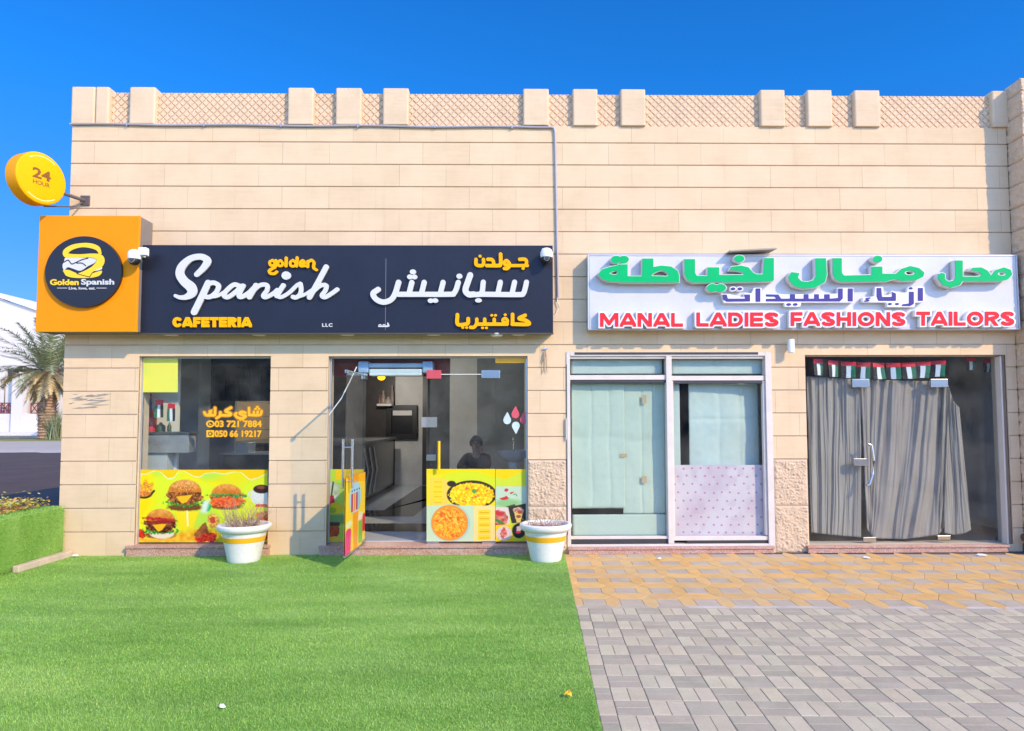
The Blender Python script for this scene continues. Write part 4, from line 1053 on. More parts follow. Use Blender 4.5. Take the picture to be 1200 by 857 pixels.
glyph('cafeteria_lettering', block_word('CAFETERIA', (202, 371.8, 294.5, 383.6), c3, .15, .07), c3, YN-.031, .03, LETY, NS, step=1.5)
text('small_lettering', 'LLC', (377.5, 379, 389.6, 383.2), YN-.003, .002, LETW, NS, off=.03, space=1.2)
c4 = (425, 290, 6.0)
sab = [('S', [(1152, 245), (1142, 290), (1128, 325), (1095, 332), (870, 330)], 20), ('S', [(1068, 245), (1050, 325)], 20), ('S', [(968, 245), (950, 325)], 20), ('S', [(848, 245), (832, 325), (760, 330)], 20), ('S', [(890, 330), (810, 330)], 20),
       ('S', [(756, 195), (740, 240), (722, 300), (745, 330), (780, 330)], 23), ('E', (814, 373, 24, 15)),
       ('S', [(672, 246), (655, 300), (635, 326), (600, 330), (250, 330)], 20), ('S', [(565, 246), (545, 325)], 20), ('S', [(432, 246), (412, 325)], 20), ('S', [(345, 246), (325, 325)], 20),
       ('S', [(252, 246), (225, 330), (195, 370), (145, 385), (95, 365), (72, 325), (108, 296)], 21), ('E', (680, 203, 21, 18)), ('E', (353, 172, 22, 17)), ('E', (332, 207, 20, 17)), ('E', (364, 208, 20, 17)), ('E', (478, 375, 21, 16)), ('E', (510, 374, 21, 16))]
sab = [(i[0], i[1], i[2]*.9) if len(i) > 2 else i for i in sab]
glyph('arabic_script_lettering', sab, c4, Yl, LD, LETW, NS)
jol = [('S', [(797, 85), (797, 118), (815, 128), (840, 127), (850, 112), (849, 85)], 12), ('E', (825, 62, 11, 10)), ('S', [(880, 84), (908, 86), (920, 105), (915, 127), (872, 128)], 12), ('S', [(970, 48), (970, 118), (955, 128), (915, 128)], 13),
       ('S', [(1030, 108), (1010, 92), (994, 108), (1008, 126), (1030, 112), (1034, 130), (1015, 150), (995, 148)], 11), ('S', [(1040, 128), (1158, 128)], 11), ('S', [(1104, 84), (1140, 84), (1152, 100), (1148, 126)], 12), ('E', (1128, 148, 12, 10))]
glyph('arabic_golden_lettering', jol, c4, YN-.031, .03, LETY, NS, step=2)
kaf = [('S', [(1142, 478), (1100, 500), (1150, 515), (1166, 540), (1052, 540)], 13), ('S', [(1054, 472), (1054, 540)], 13), ('S', [(1016, 538), (1018, 512), (1000, 498), (984, 512), (998, 528), (1016, 520)], 10), ('E', (1002, 474, 11, 9)),
       ('S', [(1016, 540), (798, 540)], 12), ('S', [(925, 505), (925, 540)], 12), ('E', (908, 478, 11, 9)), ('E', (934, 478, 11, 9)), ('S', [(858, 505), (858, 540)], 12), ('E', (843, 566, 11, 9)), ('E', (870, 566, 11, 9)),
       ('S', [(802, 505), (800, 540), (780, 562), (758, 562)], 12), ('S', [(742, 502), (740, 530), (725, 540), (668, 540), (666, 474)], 13), ('E', (704, 564, 11, 9)), ('E', (731, 564, 11, 9))]
glyph('arabic_cafeteria_lettering', kaf, c4, YN-.031, .03, LETY, NS, step=2)
glyph('small_lettering', [('S', [(178, 540), (182, 552), (165, 555)], 6), ('E', (176, 532, 4, 4)), ('E', (150, 549, 11, 9)), ('HE', (150, 549, 4, 3)), ('E', (122, 549, 11, 9)), ('HE', (122, 549, 4, 3)), ('S', [(165, 556), (112, 556)], 4)], c4, YN-.003, .002, LETW, NS, step=1.5)
SPOT = mat('frosted_downlight', (.75, .72, .62), .5)
for px in (196, 300, 405, 507, 608):
    c_ = WX(px, 390, YN); b = MB(); b.lathe([(.0, -.012), (.072, -.012), (.085, -.004), (.085, .004)], (c_, YN+.09, nz0-.008), 24, cap=True)
    b.build('downlight', SPOT, NS, smooth=True)
b = MB(); b.lathe([(.0, -.035), (.06, -.03), (.08, -.006), (.08, .004)], (WX(582, 391, YN), YN+.07, nz0-.008), 24); b.build('downlight', SPOT, NS, smooth=True)
# --- orange logo box
OB = thing('logo_box_sign', 'orange square box sign with a round navy burger badge at the building corner', 'sign', (WX(102, 320, YO), 0, WZ(102, 389, YO)))
ox0, ox1, oz0, oz1 = RECT(44, 253, 162, 389, YO)
b = MB(); b.box(ox0, ox1, YO, YO+.012, oz0, oz1); b.build('face', ORANGE, OB, bevel=.003)
b = MB(); b.box(ox0+.004, ox1-.004, YO+.0125, -.004, oz0+.004, oz1-.004); b.build('side_housing', mat('grey_brown_box_side', (.21, .18, .165), .55, 0, .1), OB)
b = MB(); b.box(ox1-.018, ox1+.002, YO-.003, YO+.02, oz0, oz1); b.build('edge_trim', ORANGEF, OB)
c2 = (40, 250, 5.715); Yd = YO-.045
bc = W(97.5, 318.7, YO); brx = (WX(142.2, 318, Yd)-WX(52.7, 318, Yd))/2; brz = (WZ(97, 277, Yd)-WZ(97, 360.2, Yd))/2; bcx = (WX(142.2, 318, Yd)+WX(52.7, 318, Yd))/2; bcz = (WZ(97, 277, Yd)+WZ(97, 360.2, Yd))/2
b = MB(); n = 64
for k in range(n):
    a0, a1 = 2*math.pi*k/n, 2*math.pi*(k+1)/n
    P0, P1 = (bcx+brx*math.cos(a0), bcz+brz*math.sin(a0)), (bcx+brx*math.cos(a1), bcz+brz*math.sin(a1))
    b.add([(bcx, Yd, bcz), (P0[0], Yd, P0[1]), (P1[0], Yd, P1[1]), (P0[0], YO-.001, P0[1]), (P1[0], YO-.001, P1[1])], [(0, 1, 2), (1, 3, 4, 2)])
bd = b.build('round_badge', mat('dark_navy_gloss', (.013, .013, .022), .22, 0, .1, 6, 0, 80, .3), OB)
LOY = mat('yellow_badge_vinyl', (.90, .56, .004), .4, 0, .02)
bun = [('S', [(442, 268, 9), (425, 236, 15), (380, 218, 16), (320, 214, 14), (255, 228, 16), (212, 258, 18), (222, 284, 16), (300, 286, 11), (390, 284, 14), (440, 300, 24), (440, 335, 26), (400, 372, 20), (345, 402, 18), (300, 414, 12)]),
       ('PS', [(192, 385), (230, 380), (275, 398), (330, 415), (390, 402), (452, 385), (440, 415), (395, 430), (330, 434), (250, 430), (205, 412)]),
       ('HS', [(285, 405), (340, 420), (372, 428)], 3), ('HS', [(372, 426), (395, 395), (440, 372)], 3)]
glyph('burger_emblem', bun, c2, Yd-.004, .003, LOY, bd, step=2)
whi = [('PS', [(206, 300), (300, 298), (380, 300), (415, 312), (405, 332), (360, 355), (310, 385), (262, 372), (225, 362), (200, 382), (190, 350), (200, 325)]), ('PS', [(450, 355), (452, 375), (405, 388), (425, 368)]),
       ('HS', [(200, 328), (228, 315), (250, 340), (280, 330), (320, 312), (360, 302)], 4), ('HS', [(285, 335), (320, 335), (345, 352)], 4)]
glyph('burger_emblem', whi, c2, Yd-.0035, .0025, LETW, bd, step=2)
def cpx(x, y): return (40+x/5.715, 250+y/5.715)
def cbox(a, b_, c, d): p, q = cpx(a, b_), cpx(c, d); return (p[0], p[1], q[0], q[1])
text('badge_lettering', 'Golden', cbox(106, 442, 298, 482), Yd-.004, .003, LOY, bd, off=.035)
text('badge_lettering', 'Spanish', cbox(314, 440, 536, 490), Yd-.004, .003, LETW, bd, off=.03)
text('badge_lettering', 'Live, love, eat.', cbox(232, 493, 410, 514), Yd-.003, .002, LETW, bd, off=.02)
for a, c in ((155, 222), (418, 485)): 
    r_ = cbox(a, 500, c, 503.5); q = RECT(*r_, Yd); bb = MB(); bb.box(q[0], q[1], Yd-.003, Yd-.001, q[2], q[3]); bb.build('badge_rule', LETW, bd)
# --- round projecting 24 hour sign
AL = R_(70); cY = -.53
rc = W(49.3, 209.3, cY); RR = .297; TH = .185
RS = thing('round_hour_sign', 'round yellow drum sign reading 24 HOUR on a bracket at the roof corner', 'sign', (rc[0], cY, rc[1]))
nrm = Vector((math.sin(AL), -math.cos(AL), 0)); uu = Vector((math.cos(AL), math.sin(AL), 0)); rcv = Vector((rc[0], cY, rc[1]))
def drum(u, v, w_): return rcv+uu*u+Vector((0, 0, v))+nrm*w_
def lathe_drum(prof, name, m, n=64, smooth=True):
    b = MB(); vs = []
    for r, z_ in prof:
        for k in range(n): a = 2*math.pi*k/n; vs.append(drum(r*math.cos(a), r*math.sin(a), z_))
    fs = [(i*n+k, i*n+(k+1) % n, (i+1)*n+(k+1) % n, (i+1)*n+k) for i in range(len(prof)-1) for k in range(n)]
    b.add(vs, fs); return b.build(name, m, RS, smooth=smooth)
YD = mat('yellow_drum_face', (.84, .425, .001), .5, 0, .03, 6, 0, 80, .12); YDS = mat('amber_drum_side', (.82, .33, .001), .5, 0, .04, 6, 0, 80, .12)
lathe_drum([(0.001, .0), (RR-.02, .0), (RR-.006, -.004), (RR, -.012)], 'face', YD); lathe_drum([(RR, -.0125), (RR+.003, -.03), (RR, -TH+.01), (RR-.012, -TH), (.001, -TH)], 'drum', YDS)
PALE = mat('pale_yellow_stripe', (.86, .72, .30), .4)
for a0, a1 in ((55, 128), (-128+180-180, -52)):
    b = MB(); k = 16
    for i in range(k):
        t0, t1 = R_(a0+(a1-a0)*i/k), R_(a0+(a1-a0)*(i+1)/k)
        b.quad(drum(.248*math.cos(t0), .248*math.sin(t0), .0015), drum(.248*math.cos(t1), .248*math.sin(t1), .0015), drum(.258*math.cos(t1), .258*math.sin(t1), .0015), drum(.258*math.cos(t0), .258*math.sin(t0), .0015))
    b.build('edge_stripe', PALE, RS)
def dmap(x0, x1, z0_, z1_):
    return lambda u, v, w_: drum(x0+(x1-x0)*u, z0_+(z1_-z0_)*v, .0025-w_)
text('lettering', '24', None, 0, .002, BROWN, RS, off=.03, fn=dmap(-.115, .105, -.015, .105))
text('lettering', 'HOUR', None, 0, .002, BROWN, RS, off=.01, fn=dmap(-.105, .095, -.085, -.035))
e = drum(RR-.02, -.06, -TH*.5); wb = W(100, 235.5, 0)
b = MB(); b.tube([e, (wb[0]-.02, -.06, wb[1]), (wb[0], -.01, wb[1])], .022, 8); b.tube([drum(.1, -RR+.01, -TH*.5), (wb[0]-.06, -.09, wb[1]-.10), (wb[0]-.01, -.03, wb[1]-.02)], .009, 6)
b.build('arm', mat('dark_bracket_steel', (.16, .13, .12), .5, .5), RS)
b = MB(); b.box(wb[0]-.05, wb[0]+.06, -.022, -.001, wb[1]-.06, wb[1]+.06); b.build('wall_plate', mat('dark_bracket_steel', (.16, .13, .12)), RS, bevel=.003)
# --- tailor signboard
YM = -.165
TS = thing('tailor_signboard', 'white signboard with raised green, violet and red lettering above the papered and curtained windows', 'signboard', (WX(940, 340, YM), 0, WZ(940, 388, YM)))
mx0, mx1, mz0, mz1 = RECT(689, 298.5, 1193.5, 386.5, YM)
b = MB(); b.box(mx0+.02, mx1-.02, YM, -.004, mz0+.02, mz1-.02); b.build('panel', WSIGN, TS)
b = MB(); fw = .016
for a in ((mx0, mx1, mz1-fw, mz1), (mx0, mx1, mz0, mz0+fw), (mx0, mx0+fw, mz0+fw, mz1-fw), (mx1-fw, mx1, mz0+fw, mz1-fw)): b.box(a[0], a[1], YM-.005, -.003, a[2], a[3])
b.build('frame', mat('silver_sign_frame', (.58, .56, .58), .35, .5, .05), TS, bevel=.003)
GB, RB_ = .095, .07
def raised(name, items, crop, Yf, stand, m, grow, back=True, step=3.):
    """letter face with a pale translucent box behind it that stands off the panel"""
    if back: glyph(name+'_backing', items, crop, Yf+.002, stand, SIDEM, TS, grow=grow, step=step)
    return glyph(name, items, crop, Yf-.004, .006, m, TS, step=step)
SIDEM = mat('cream_letter_side', (.66, .62, .58), .5, 0, .03)
WBACK = mat('white_letter_back', (.80, .79, .78), .4, 0, .02)
c5, c6, c7 = (690, 290, 7.06), (840, 290, 7.06), (1000, 290, 6.0)
YG = YM-.115
taa = [('P', [(445, 92), (535, 92), (535, 162), (600, 150), (680, 158), (735, 192), (748, 228), (748, 290), (262, 290), (240, 281), (170, 281), (112, 262), (78, 222), (108, 182), (180, 158), (236, 150), (242, 140), (322, 140), (322, 238), (440, 238)]),
       ('HPS', [(168, 216), (205, 196), (236, 194), (234, 222), (190, 224)]), ('HPS', [(520, 236), (556, 204), (610, 190), (650, 210), (654, 236), (590, 238)]), ('E', (226, 100, 42, 31)), ('E', (290, 100, 42, 31))]
lkh = [('P', [(-267, 97), (-179, 97), (-179, 212), (-164, 235), (-74, 235), (-74, 165), (21, 165), (21, 228), (225, 226), (218, 206), (172, 192), (105, 188), (122, 160), (200, 150), (262, 165), (300, 208), (330, 222), (385, 222), (395, 88), (473, 88), (473, 272), (440, 280), (60, 290), (10, 284), (-40, 291), (-195, 291), (-243, 270), (-267, 222)]),
       ('E', (187, 93, 42, 29)), ('E', (-34, 335, 46, 33)), ('E', (31, 335, 46, 33))]
lam = [('P', [(818, 90), (905, 90), (912, 230), (895, 288), (820, 330), (722, 342), (640, 320), (597, 272), (595, 236), (620, 204), (685, 214), (672, 250), (700, 280), (750, 285), (800, 270), (820, 235)])]
mna = [('P', [(-144, 76), (-80, 76), (-80, 178), (-65, 198), (130, 193), (130, 135), (205, 135), (205, 185), (300, 185), (340, 150), (400, 131), (462, 145), (501, 178), (493, 206), (440, 232), (340, 236), (290, 222), (240, 238), (-90, 241), (-130, 220), (-144, 180)]),
       ('HE', (397, 179, 36, 15)), ('E', (172, 82, 33, 24))]
mhl = [('P', [(718, 92), (770, 92), (770, 205), (885, 205), (902, 190), (880, 170), (824, 160), (840, 143), (900, 140), (945, 163), (970, 198), (1000, 160), (1060, 140), (1108, 158), (1119, 190), (1090, 224), (1040, 236), (770, 236), (750, 265), (690, 282), (630, 264), (595, 216), (602, 186), (625, 178), (646, 188), (645, 222), (670, 240), (705, 234), (718, 210)]), ('HE', (1046, 186, 30, 12))]
for it, cr_ in ((taa, c5), (lkh, c6), (lam, c6), (mna, c7), (mhl, c7)): raised('green_lettering', it, cr_, YG, .112, LETG, 4)
YV = YM-.085
say = [('P', [(47, 390), (82, 390), (92, 424), (236, 424), (226, 390), (276, 390), (276, 447), (82, 449), (50, 430)]), ('E', (135, 343, 20, 12)), ('E', (192, 343, 20, 12)), ('P', [(322, 340), (361, 340), (361, 449), (322, 449)]),
       ('P', [(407, 388), (510, 390), (532, 424), (606, 424), (606, 388), (648, 388), (648, 424), (720, 424), (720, 388), (760, 388), (760, 424), (806, 424), (806, 388), (846, 388), (846, 424), (890, 424), (890, 388), (935, 388), (935, 424), (1005, 418), (1005, 340), (1043, 340), (1043, 424), (1020, 447), (407, 447), (407, 426), (492, 424), (480, 408), (407, 406)]),
       ('E', (596, 472, 20, 11)), ('E', (650, 472, 20, 11)), ('P', [(1085, 340), (1126, 340), (1126, 446), (1085, 446)])]
say_b = [('P', [(40, 385), (95, 385), (225, 415), (225, 380), (290, 380), (310, 335), (370, 335), (372, 384), (510, 384), (560, 390), (935, 384), (1000, 384), (1000, 335), (1130, 335), (1134, 455), (700, 456), (690, 490), (565, 490), (560, 458), (60, 458)]), ('E', (135, 343, 28, 20)), ('E', (192, 343, 28, 20))]
azy = [('S', [(118, 356), (90, 362), (110, 374), (82, 378)], 5), ('P', [(165, 285), (197, 285), (202, 348), (272, 348), (272, 312), (300, 325), (300, 376), (178, 376), (165, 345)]), ('E', (258, 398, 14, 8)), ('E', (308, 398, 14, 8)),
       ('P', [(392, 312), (426, 312), (426, 398), (402, 412), (340, 412), (346, 400), (392, 394)]), ('E', (405, 288, 14, 8)), ('P', [(455, 285), (490, 285), (490, 376), (455, 376)])]
azy_b = [('P', [(70, 352), (150, 345), (155, 278), (210, 278), (212, 338), (265, 330), (270, 305), (310, 318), (380, 318), (385, 280), (440, 280), (445, 278), (500, 278), (502, 384), (434, 388), (430, 420), (240, 418), (235, 386), (70, 386)])]
for it, bk, cr_ in ((say, say_b, c6), (azy, azy_b, c7)):
    glyph('violet_lettering_backing', bk, cr_, YV+.002, .083, WBACK, TS); glyph('violet_lettering', it, cr_, YV-.003, .005, LETP, TS)
for wd, x0p, x1p, y0p, y1p in (('MANAL', 703, 800.5, 366.8, 383.0), ('LADIES', 816, 912.8, 366.2, 382.8), ('FASHIONS', 926.6, 1061.5, 365.8, 382.2), ('TAILORS', 1074.2, 1189, 365.2, 381.8)):
    it = block_word(wd, (x0p, y0p, x1p, y1p), c5, .115, .075)
    glyph('red_lettering_backing', it, c5, YV+.002, .083, WBACK, TS, grow=12, step=2.5); glyph('red_lettering', it, c5, YV-.004, .005, LETR, TS, step=1.5)
b = MB(); q0, q1 = W(856, 299, -.30), W(909, 293, -.26)
b.prism([(-.30, 0.0), (-.02, .012), (-.02, .030), (-.30, .016)], 'x', q0[0], q1[0]); o = b.build('loose_board', mat('weathered_board', (.34, .30, .24), .8, 0, .2), TS)
for v in o.data.vertices: v.co.z += mz1+.005+.03*(v.co.x-q0[0])/(q1[0]-q0[0])

# ================================================================== small fittings on the wall
CDM = mat('grey_conduit_paint', (.36, .34, .38), .5, 0, .08)
CT = thing('wall_conduit', 'grey electrical conduit along the parapet base and down the wall between the signboards', 'pipe', (WX(650, 200), 0, WZ(650, 150)))
pa = [(*W(81, 145.5, -.02), ), (*W(300, 147.5, -.02), ), (*W(648, 149.3, -.02), )]
b = MB(); path = [(XL-.02, -.02, pa[0][1])]
for i in range(1, 40):
    t = i/40; x = XL+(WX(646, 149)-XL)*t; path.append((x, -.02, pa[0][1]+(pa[2][1]-pa[0][1])*t+.006*math.sin(t*23)))
cx_, cz_ = WX(650.5, 200, -.02), pa[2][1]
path += [(cx_-.05, -.02, cz_), (cx_-.012, -.02, cz_-.012), (cx_, -.02, cz_-.06)]; path += [(WX(650.5+i*.25, 150+i*14, -.02), -.02, WZ(651, 155+i*14, -.02)) for i in range(1, 15)]
b.tube(path, .0135, 8); b.build('pipe', CDM, CT, smooth=True)
lz = WZ(652, 350, -.02); path = [(WX(653, 348, -.02), -.02, lz+.02)]+[W3 for W3 in [(WX(x, y, -.03), -.03, WZ(x, y, -.03)) for x, y in ((653, 352), (655, 358), (654, 364), (650, 370), (648, 371))]]
b = MB(); b.tube(path, .006, 6); b.build('loose_cable', WHT, CT, smooth=True)
CLB = mat('conduit_clip_zinc', (.42, .40, .42), .4, .6)
for px in (150, 240, 330, 420, 510, 600):
    b = MB(); x = WX(px, 147, 0); zc = pa[0][1]+(pa[2][1]-pa[0][1])*(px-81)/567; b.box(x-.008, x+.008, -.038, -.001, zc-.022, zc+.022); b.build('pipe_clip', CLB, CT)
def dome_camera(label, px, py, Y, arm, side=0):
    x, z_ = W(px, py, Y); t = thing('security_camera', label, 'camera', (x, Y, z_), 0, 'security cameras on the cafeteria sign')
    b = MB(); b.box(-.05, .05, arm-.02, arm, -.01, .10); b.box(-.03, .03, .02, arm-.02, .03, .075); b.box(side*.05-.045, side*.05+.045, -.03, .05, .015, .105) if side else None; b.build('bracket', WHT, t, bevel=.006, local=True)
    b = MB(); b.lathe([(.001, .082), (.035, .080), (.06, .062), (.072, .03), (.075, -.005), (.070, -.03)], n=28); b.build('housing', WHT, t, True, local=True)
    b = MB(); b.ball((0, 0, -.04), .062, 24, 14); e = b.build('eye', BLACK, t, True, local=True)
    b = MB(); b.lathe([(.001, -.066), (.024, -.064), (.026, -.058)], (0, 0, -.048), 18, 'y'); b.build('lens', mat('lens_glass', (.03, .03, .035), .05), e, True, local=True)
    b = MB(); b.lathe([(.028, -.060), (.032, -.060), (.032, -.054)], (0, 0, -.048), 18, 'y', cap=False); b.build('lens_ring', mat('grey_lens_ring', (.35, .35, .36), .4), e, True, local=True)
    return t
dome_camera('white dome security camera between the orange box sign and the script lettering', 157.5, 301, YO-.10, .40, 2)
dome_camera('white dome security camera at the right end of the navy signboard', 640.5, 299, YN-.10, .10)
x, z_ = W(927, 406, -.10)
WL = thing('wall_lamp', 'small white cylinder wall lamp under the tailor signboard', 'lamp', (x, -.10, z_))
b = MB(); b.lathe([(.001, .085), (.036, .085), (.04, .08), (.04, -.075), (.034, -.08), (.001, -.07)], n=24); b.build('shade', WHT, WL, True, local=True)
b = MB(); b.box(-.02, .02, .035, .099, -.02, .02); b.build('bracket', WHT, WL, bevel=.004, local=True)
x, z_ = W(639, 411, -.02)
HC = thing('cable_bundle', 'frayed bundle of loose cables hanging from a hook beside the glass doors', 'cables', (x, -.02, z_))
CB = mat('faded_cable', (.42, .30, .22), .8, 0, .3)
b = MB(); r = random.Random(4)
for i in range(7):
    L = r.uniform(.10, .30); dx = r.uniform(-.03, .03); b.tube([(dx*.2, 0, 0), (dx*.5+r.uniform(-.01, .01), -.01, -L*.4), (dx+r.uniform(-.012, .012), -.005, -L*.75), (dx*1.2, 0, -L)], .005, 5)
b.build('cables', CB, HC, True, local=True)
b = MB(); b.tube([(0, .02, .03), (0, -.01, .035), (-.01, -.015, .01)], .006, 6); b.box(-.03, .03, -.004, .006, .018, .03); b.build('hook', STEEL, HC, local=True)

# ================================================================== hung and taped inside the windows
def crumple(name, label, cat, x0, x1, z0, z1, Y, m, amp=.008, seed=0, group=None, lean=0, cut=None, nx=50, nz=60):
    V = []
    for i in range(nx+1):
        for j in range(nz+1):
            u = x0+(x1-x0)*i/nx; v = z0+(z1-z0)*j/nz
            q = Vector((u*2.2+seed, v*2.2, seed)); d = amp*(mnoise.noise(q)*1.2+.5*mnoise.noise(q*2.7)+.25*mnoise.noise(q*6))+amp
            d += lean*((i/nx)**3)
            if nx >= 50:
                for q_ in (.31+.07*seed % .3, .72): d += amp*.9*math.exp(-abs(i/nx-q_+.03*mnoise.noise(Vector((v*2, seed, 0))))*38)
                d += amp*.8*math.exp(-abs(j/nz-.56+.02*mnoise.noise(Vector((u*3, seed, 5))))*46)
            V.append((u, Y+d, v))
    o = np_mesh(name, V, grid_faces(nx+1, nz+1), m, None, None, True); sol = o.modifiers.new('t', 'SOLIDIFY'); sol.thickness = .0012; sol.offset = 1
    return tag(o, label, cat, group)
PAP = mat('pale_green_paper', (.50, .60, .50), .8, 0, .06, 3); PAP2 = mat('pale_blue_paper', (.49, .59, .545), .7, 0, .08, 2)
GR = 'paper sheets covering the white framed window'
Yp = GY+.022
def pr(x0, y0, x1, y1): return RECT(x0, y0, x1, y1, Yp)
a = pr(670, 448, 732, 596); crumple('paper_sheet', 'tall pale green paper sheet over the left half of the left sash', 'paper', a[0], a[1], a[2], a[3], Yp, PAP, .009, 1, GR)
a = pr(730, 448, 780, 603); crumple('paper_sheet', 'creased pale green paper sheet along the right side of the left sash', 'paper', a[0], a[1], a[2], a[3], Yp+.018, PAP, .011, 2, GR)
a = pr(671, 603, 781, 628); crumple('paper_sheet', 'low strip of pale green card across the foot of the left sash', 'paper', a[0], a[1], a[2], a[3], Yp, PAP, .002, 3, GR, nx=30, nz=14)
a = pr(669, 420.5, 776, 438.5); crumple('paper_sheet', 'pale blue paper strip in the top light of the left sash', 'paper', a[0], a[1], a[2], a[3], Yp, PAP2, .003, 4, GR, nx=30, nz=10)
a = pr(787, 420.5, 893, 438.5); crumple('paper_sheet', 'pale blue paper strip in the top light of the right sash', 'paper', a[0], a[1], a[2], a[3], Yp+.004, PAP2, .003, 5, GR, nx=30, nz=10)
a = pr(808, 447, 893, 548); crumple('paper_sheet', 'large pale blue paper sheet curling away in the right sash', 'paper', a[0], a[1], a[2], a[3], Yp+.02, PAP2, .012, 6, GR, lean=.09)
a = pr(787, 448, 797, 548); crumple('paper_sheet', 'narrow pale blue paper strip beside the middle post of the white frame', 'paper', a[0], a[1], a[2], a[3], Yp+.01, PAP2, .002, 7, GR, nx=8)
p = Paint(787, 545, 897, 628, 190, 145, (232, 218, 224), 44)
p.blend(np.clip((p.noise(24)-.5)*1.4, 0, .5), (214, 190, 204)); p.ell(815, 600, 9, 10, (222, 196, 205), 22); p.blend(np.clip((p.noise(9)-.55)*1.2, 0, .35), (200, 180, 192))
for i in range(11):
    for j in range(9):
        p.ell(790+i*10.2+(5 if j % 2 else 0)+random.uniform(-1, 1), 549+j*9.4+random.uniform(-1, 1), 1.1, 1.0, (206, 120, 160), 1.0)
o = p.film('printed_paper', lambda u, v: (W(u, v, Yp-.004)[0], Yp-.004+.0012*math.sin(u*.2+v*.05), W(u, v, Yp-.004)[1]), PRINT, None, .85)
tag(o, 'white printed paper with small pink dots on the lower half of the right sash', 'paper', GR)
TP = mat('tan_tape', (.50, .38, .22), .6)
for (px, py, dx_, dy_, lb) in ((731, 534, 4, 2.2, 'tan tape scrap at the middle seam of the green paper'), (755, 562, 3, 4, 'tan tape scrap low on the right strip of green paper'), (755, 468, 2.5, 5, 'tan tape scrap high on the right strip of green paper')):
    q = RECT(px-dx_, py-dy_, px+dx_, py+dy_, Yp-.003); b = MB(); b.box(q[0], q[1], Yp-.004, Yp-.003, q[2], q[3]); tag(b.build('tape_scrap', TP), lb, 'tape', 'tape scraps on the green paper')
# --- curtain
def mat_curtain():
    t = NT('grey_curtain_cloth'); P = t.pos()
    mp = t.n('ShaderNodeMapping'); mp.inputs['Scale'].default_value = (14, 14, 1.2); t.l(P, mp.inputs[0])
    n = t.noise(mp.outputs[0], 1, 4); c = t.ramp(n, [(.3, (.26, .236, .212)), (.7, (.345, .315, .288))])
    p_ = t.bsdf(c, .8, 0, .2, t.noise(P, 400, 2), .15, .003); p_.inputs['Sheen Weight'].default_value = .2; return t.m
CUR = mat_curtain()
def curtain(name, label, top, bot, Y, seed, folds, amp, gather=0.0, tuck=0):
    """top/bot: pixel polylines of the upper and lower hem; folds hang between them"""
    nx, nz = 240, 90; V = []
    def along(pl, t):
        d = t*(len(pl)-1); i = min(int(d), len(pl)-2); f = d-i
        return pl[i][0]+(pl[i+1][0]-pl[i][0])*f, pl[i][1]+(pl[i+1][1]-pl[i][1])*f
    N = mnoise.noise
    for i in range(nx+1):
        s = i/nx; a = along(top, s); c = along(bot, s)
        for j in range(nz+1):
            t = j/nz; px = a[0]+(c[0]-a[0])*t; py = a[1]+(c[1]-a[1])*t
            wv = s*folds + .55*N(Vector((s*2.5, t*1.1, seed)))*t + .18*N(Vector((s*8, t*2.5, seed+9)))
            big = 1-2*abs(N(Vector((wv*.55, t*.35, seed+1))))*1.6                      # broad rounded pleats
            fine = N(Vector((wv*1.7+t*.8, t*.6, seed+2)))+.5*N(Vector((wv*3.6, t*1.1, seed+3)))
            top_k = (1-t)**1.6                                                          # tight gathers only near the rail
            d = amp*(.75*big+.95*fine*(1-.15*t)+.35*N(Vector((wv*7, t*1.6, seed+6)))+.35*top_k*math.sin(wv*9+3*N(Vector((s*7, 0, seed)))))
            if tuck:                                                                    # drag folds towards the caught lower corner
                g = max(0, 1-(s+.1)/.55)*max(0, (t-.5)/.5); d += amp*.8*g*math.sin(22*(t-.9*s))
                g = max(0, (s-.55)/.45)*max(0, (t-.55)/.45); d += amp*.6*g*math.sin(20*(t+.8*s))
            Yc = Y+d*.8+amp
            x, z_ = W(px, py, Yc); V.append((x, Yc, z_))
    o = np_mesh(name, V, grid_faces(nx+1, nz+1), CUR, None, None, True); m_ = o.modifiers.new('t', 'SOLIDIFY'); m_.thickness = .002
    return tag(o, label, 'curtain', 'grey curtains behind the glass door')
Yc = GY+.05
curtain('curtain', 'grey gathered curtain left of the curved door handle', [(945, 441), (975, 443), (1009, 445)], [(951, 624), (975, 627), (1009, 630)], Yc, 1, 6, .040)
curtain('curtain', 'wide grey curtain filling the glass door right of the handle', [(1008, 444), (1050, 446), (1105, 447), (1112, 452)], [(1016, 620), (1024, 631), (1060, 632), (1100, 627), (1106, 618)], Yc+.012, 5, 8, .044, tuck=-1)
curtain('curtain', 'narrow grey curtain end swept to the right of the glass door', [(1104, 448), (1112, 455), (1117, 470), (1124, 478)], [(1107, 625), (1118, 627), (1130, 625), (1138, 621)], Yc+.03, 9, 3, .032)
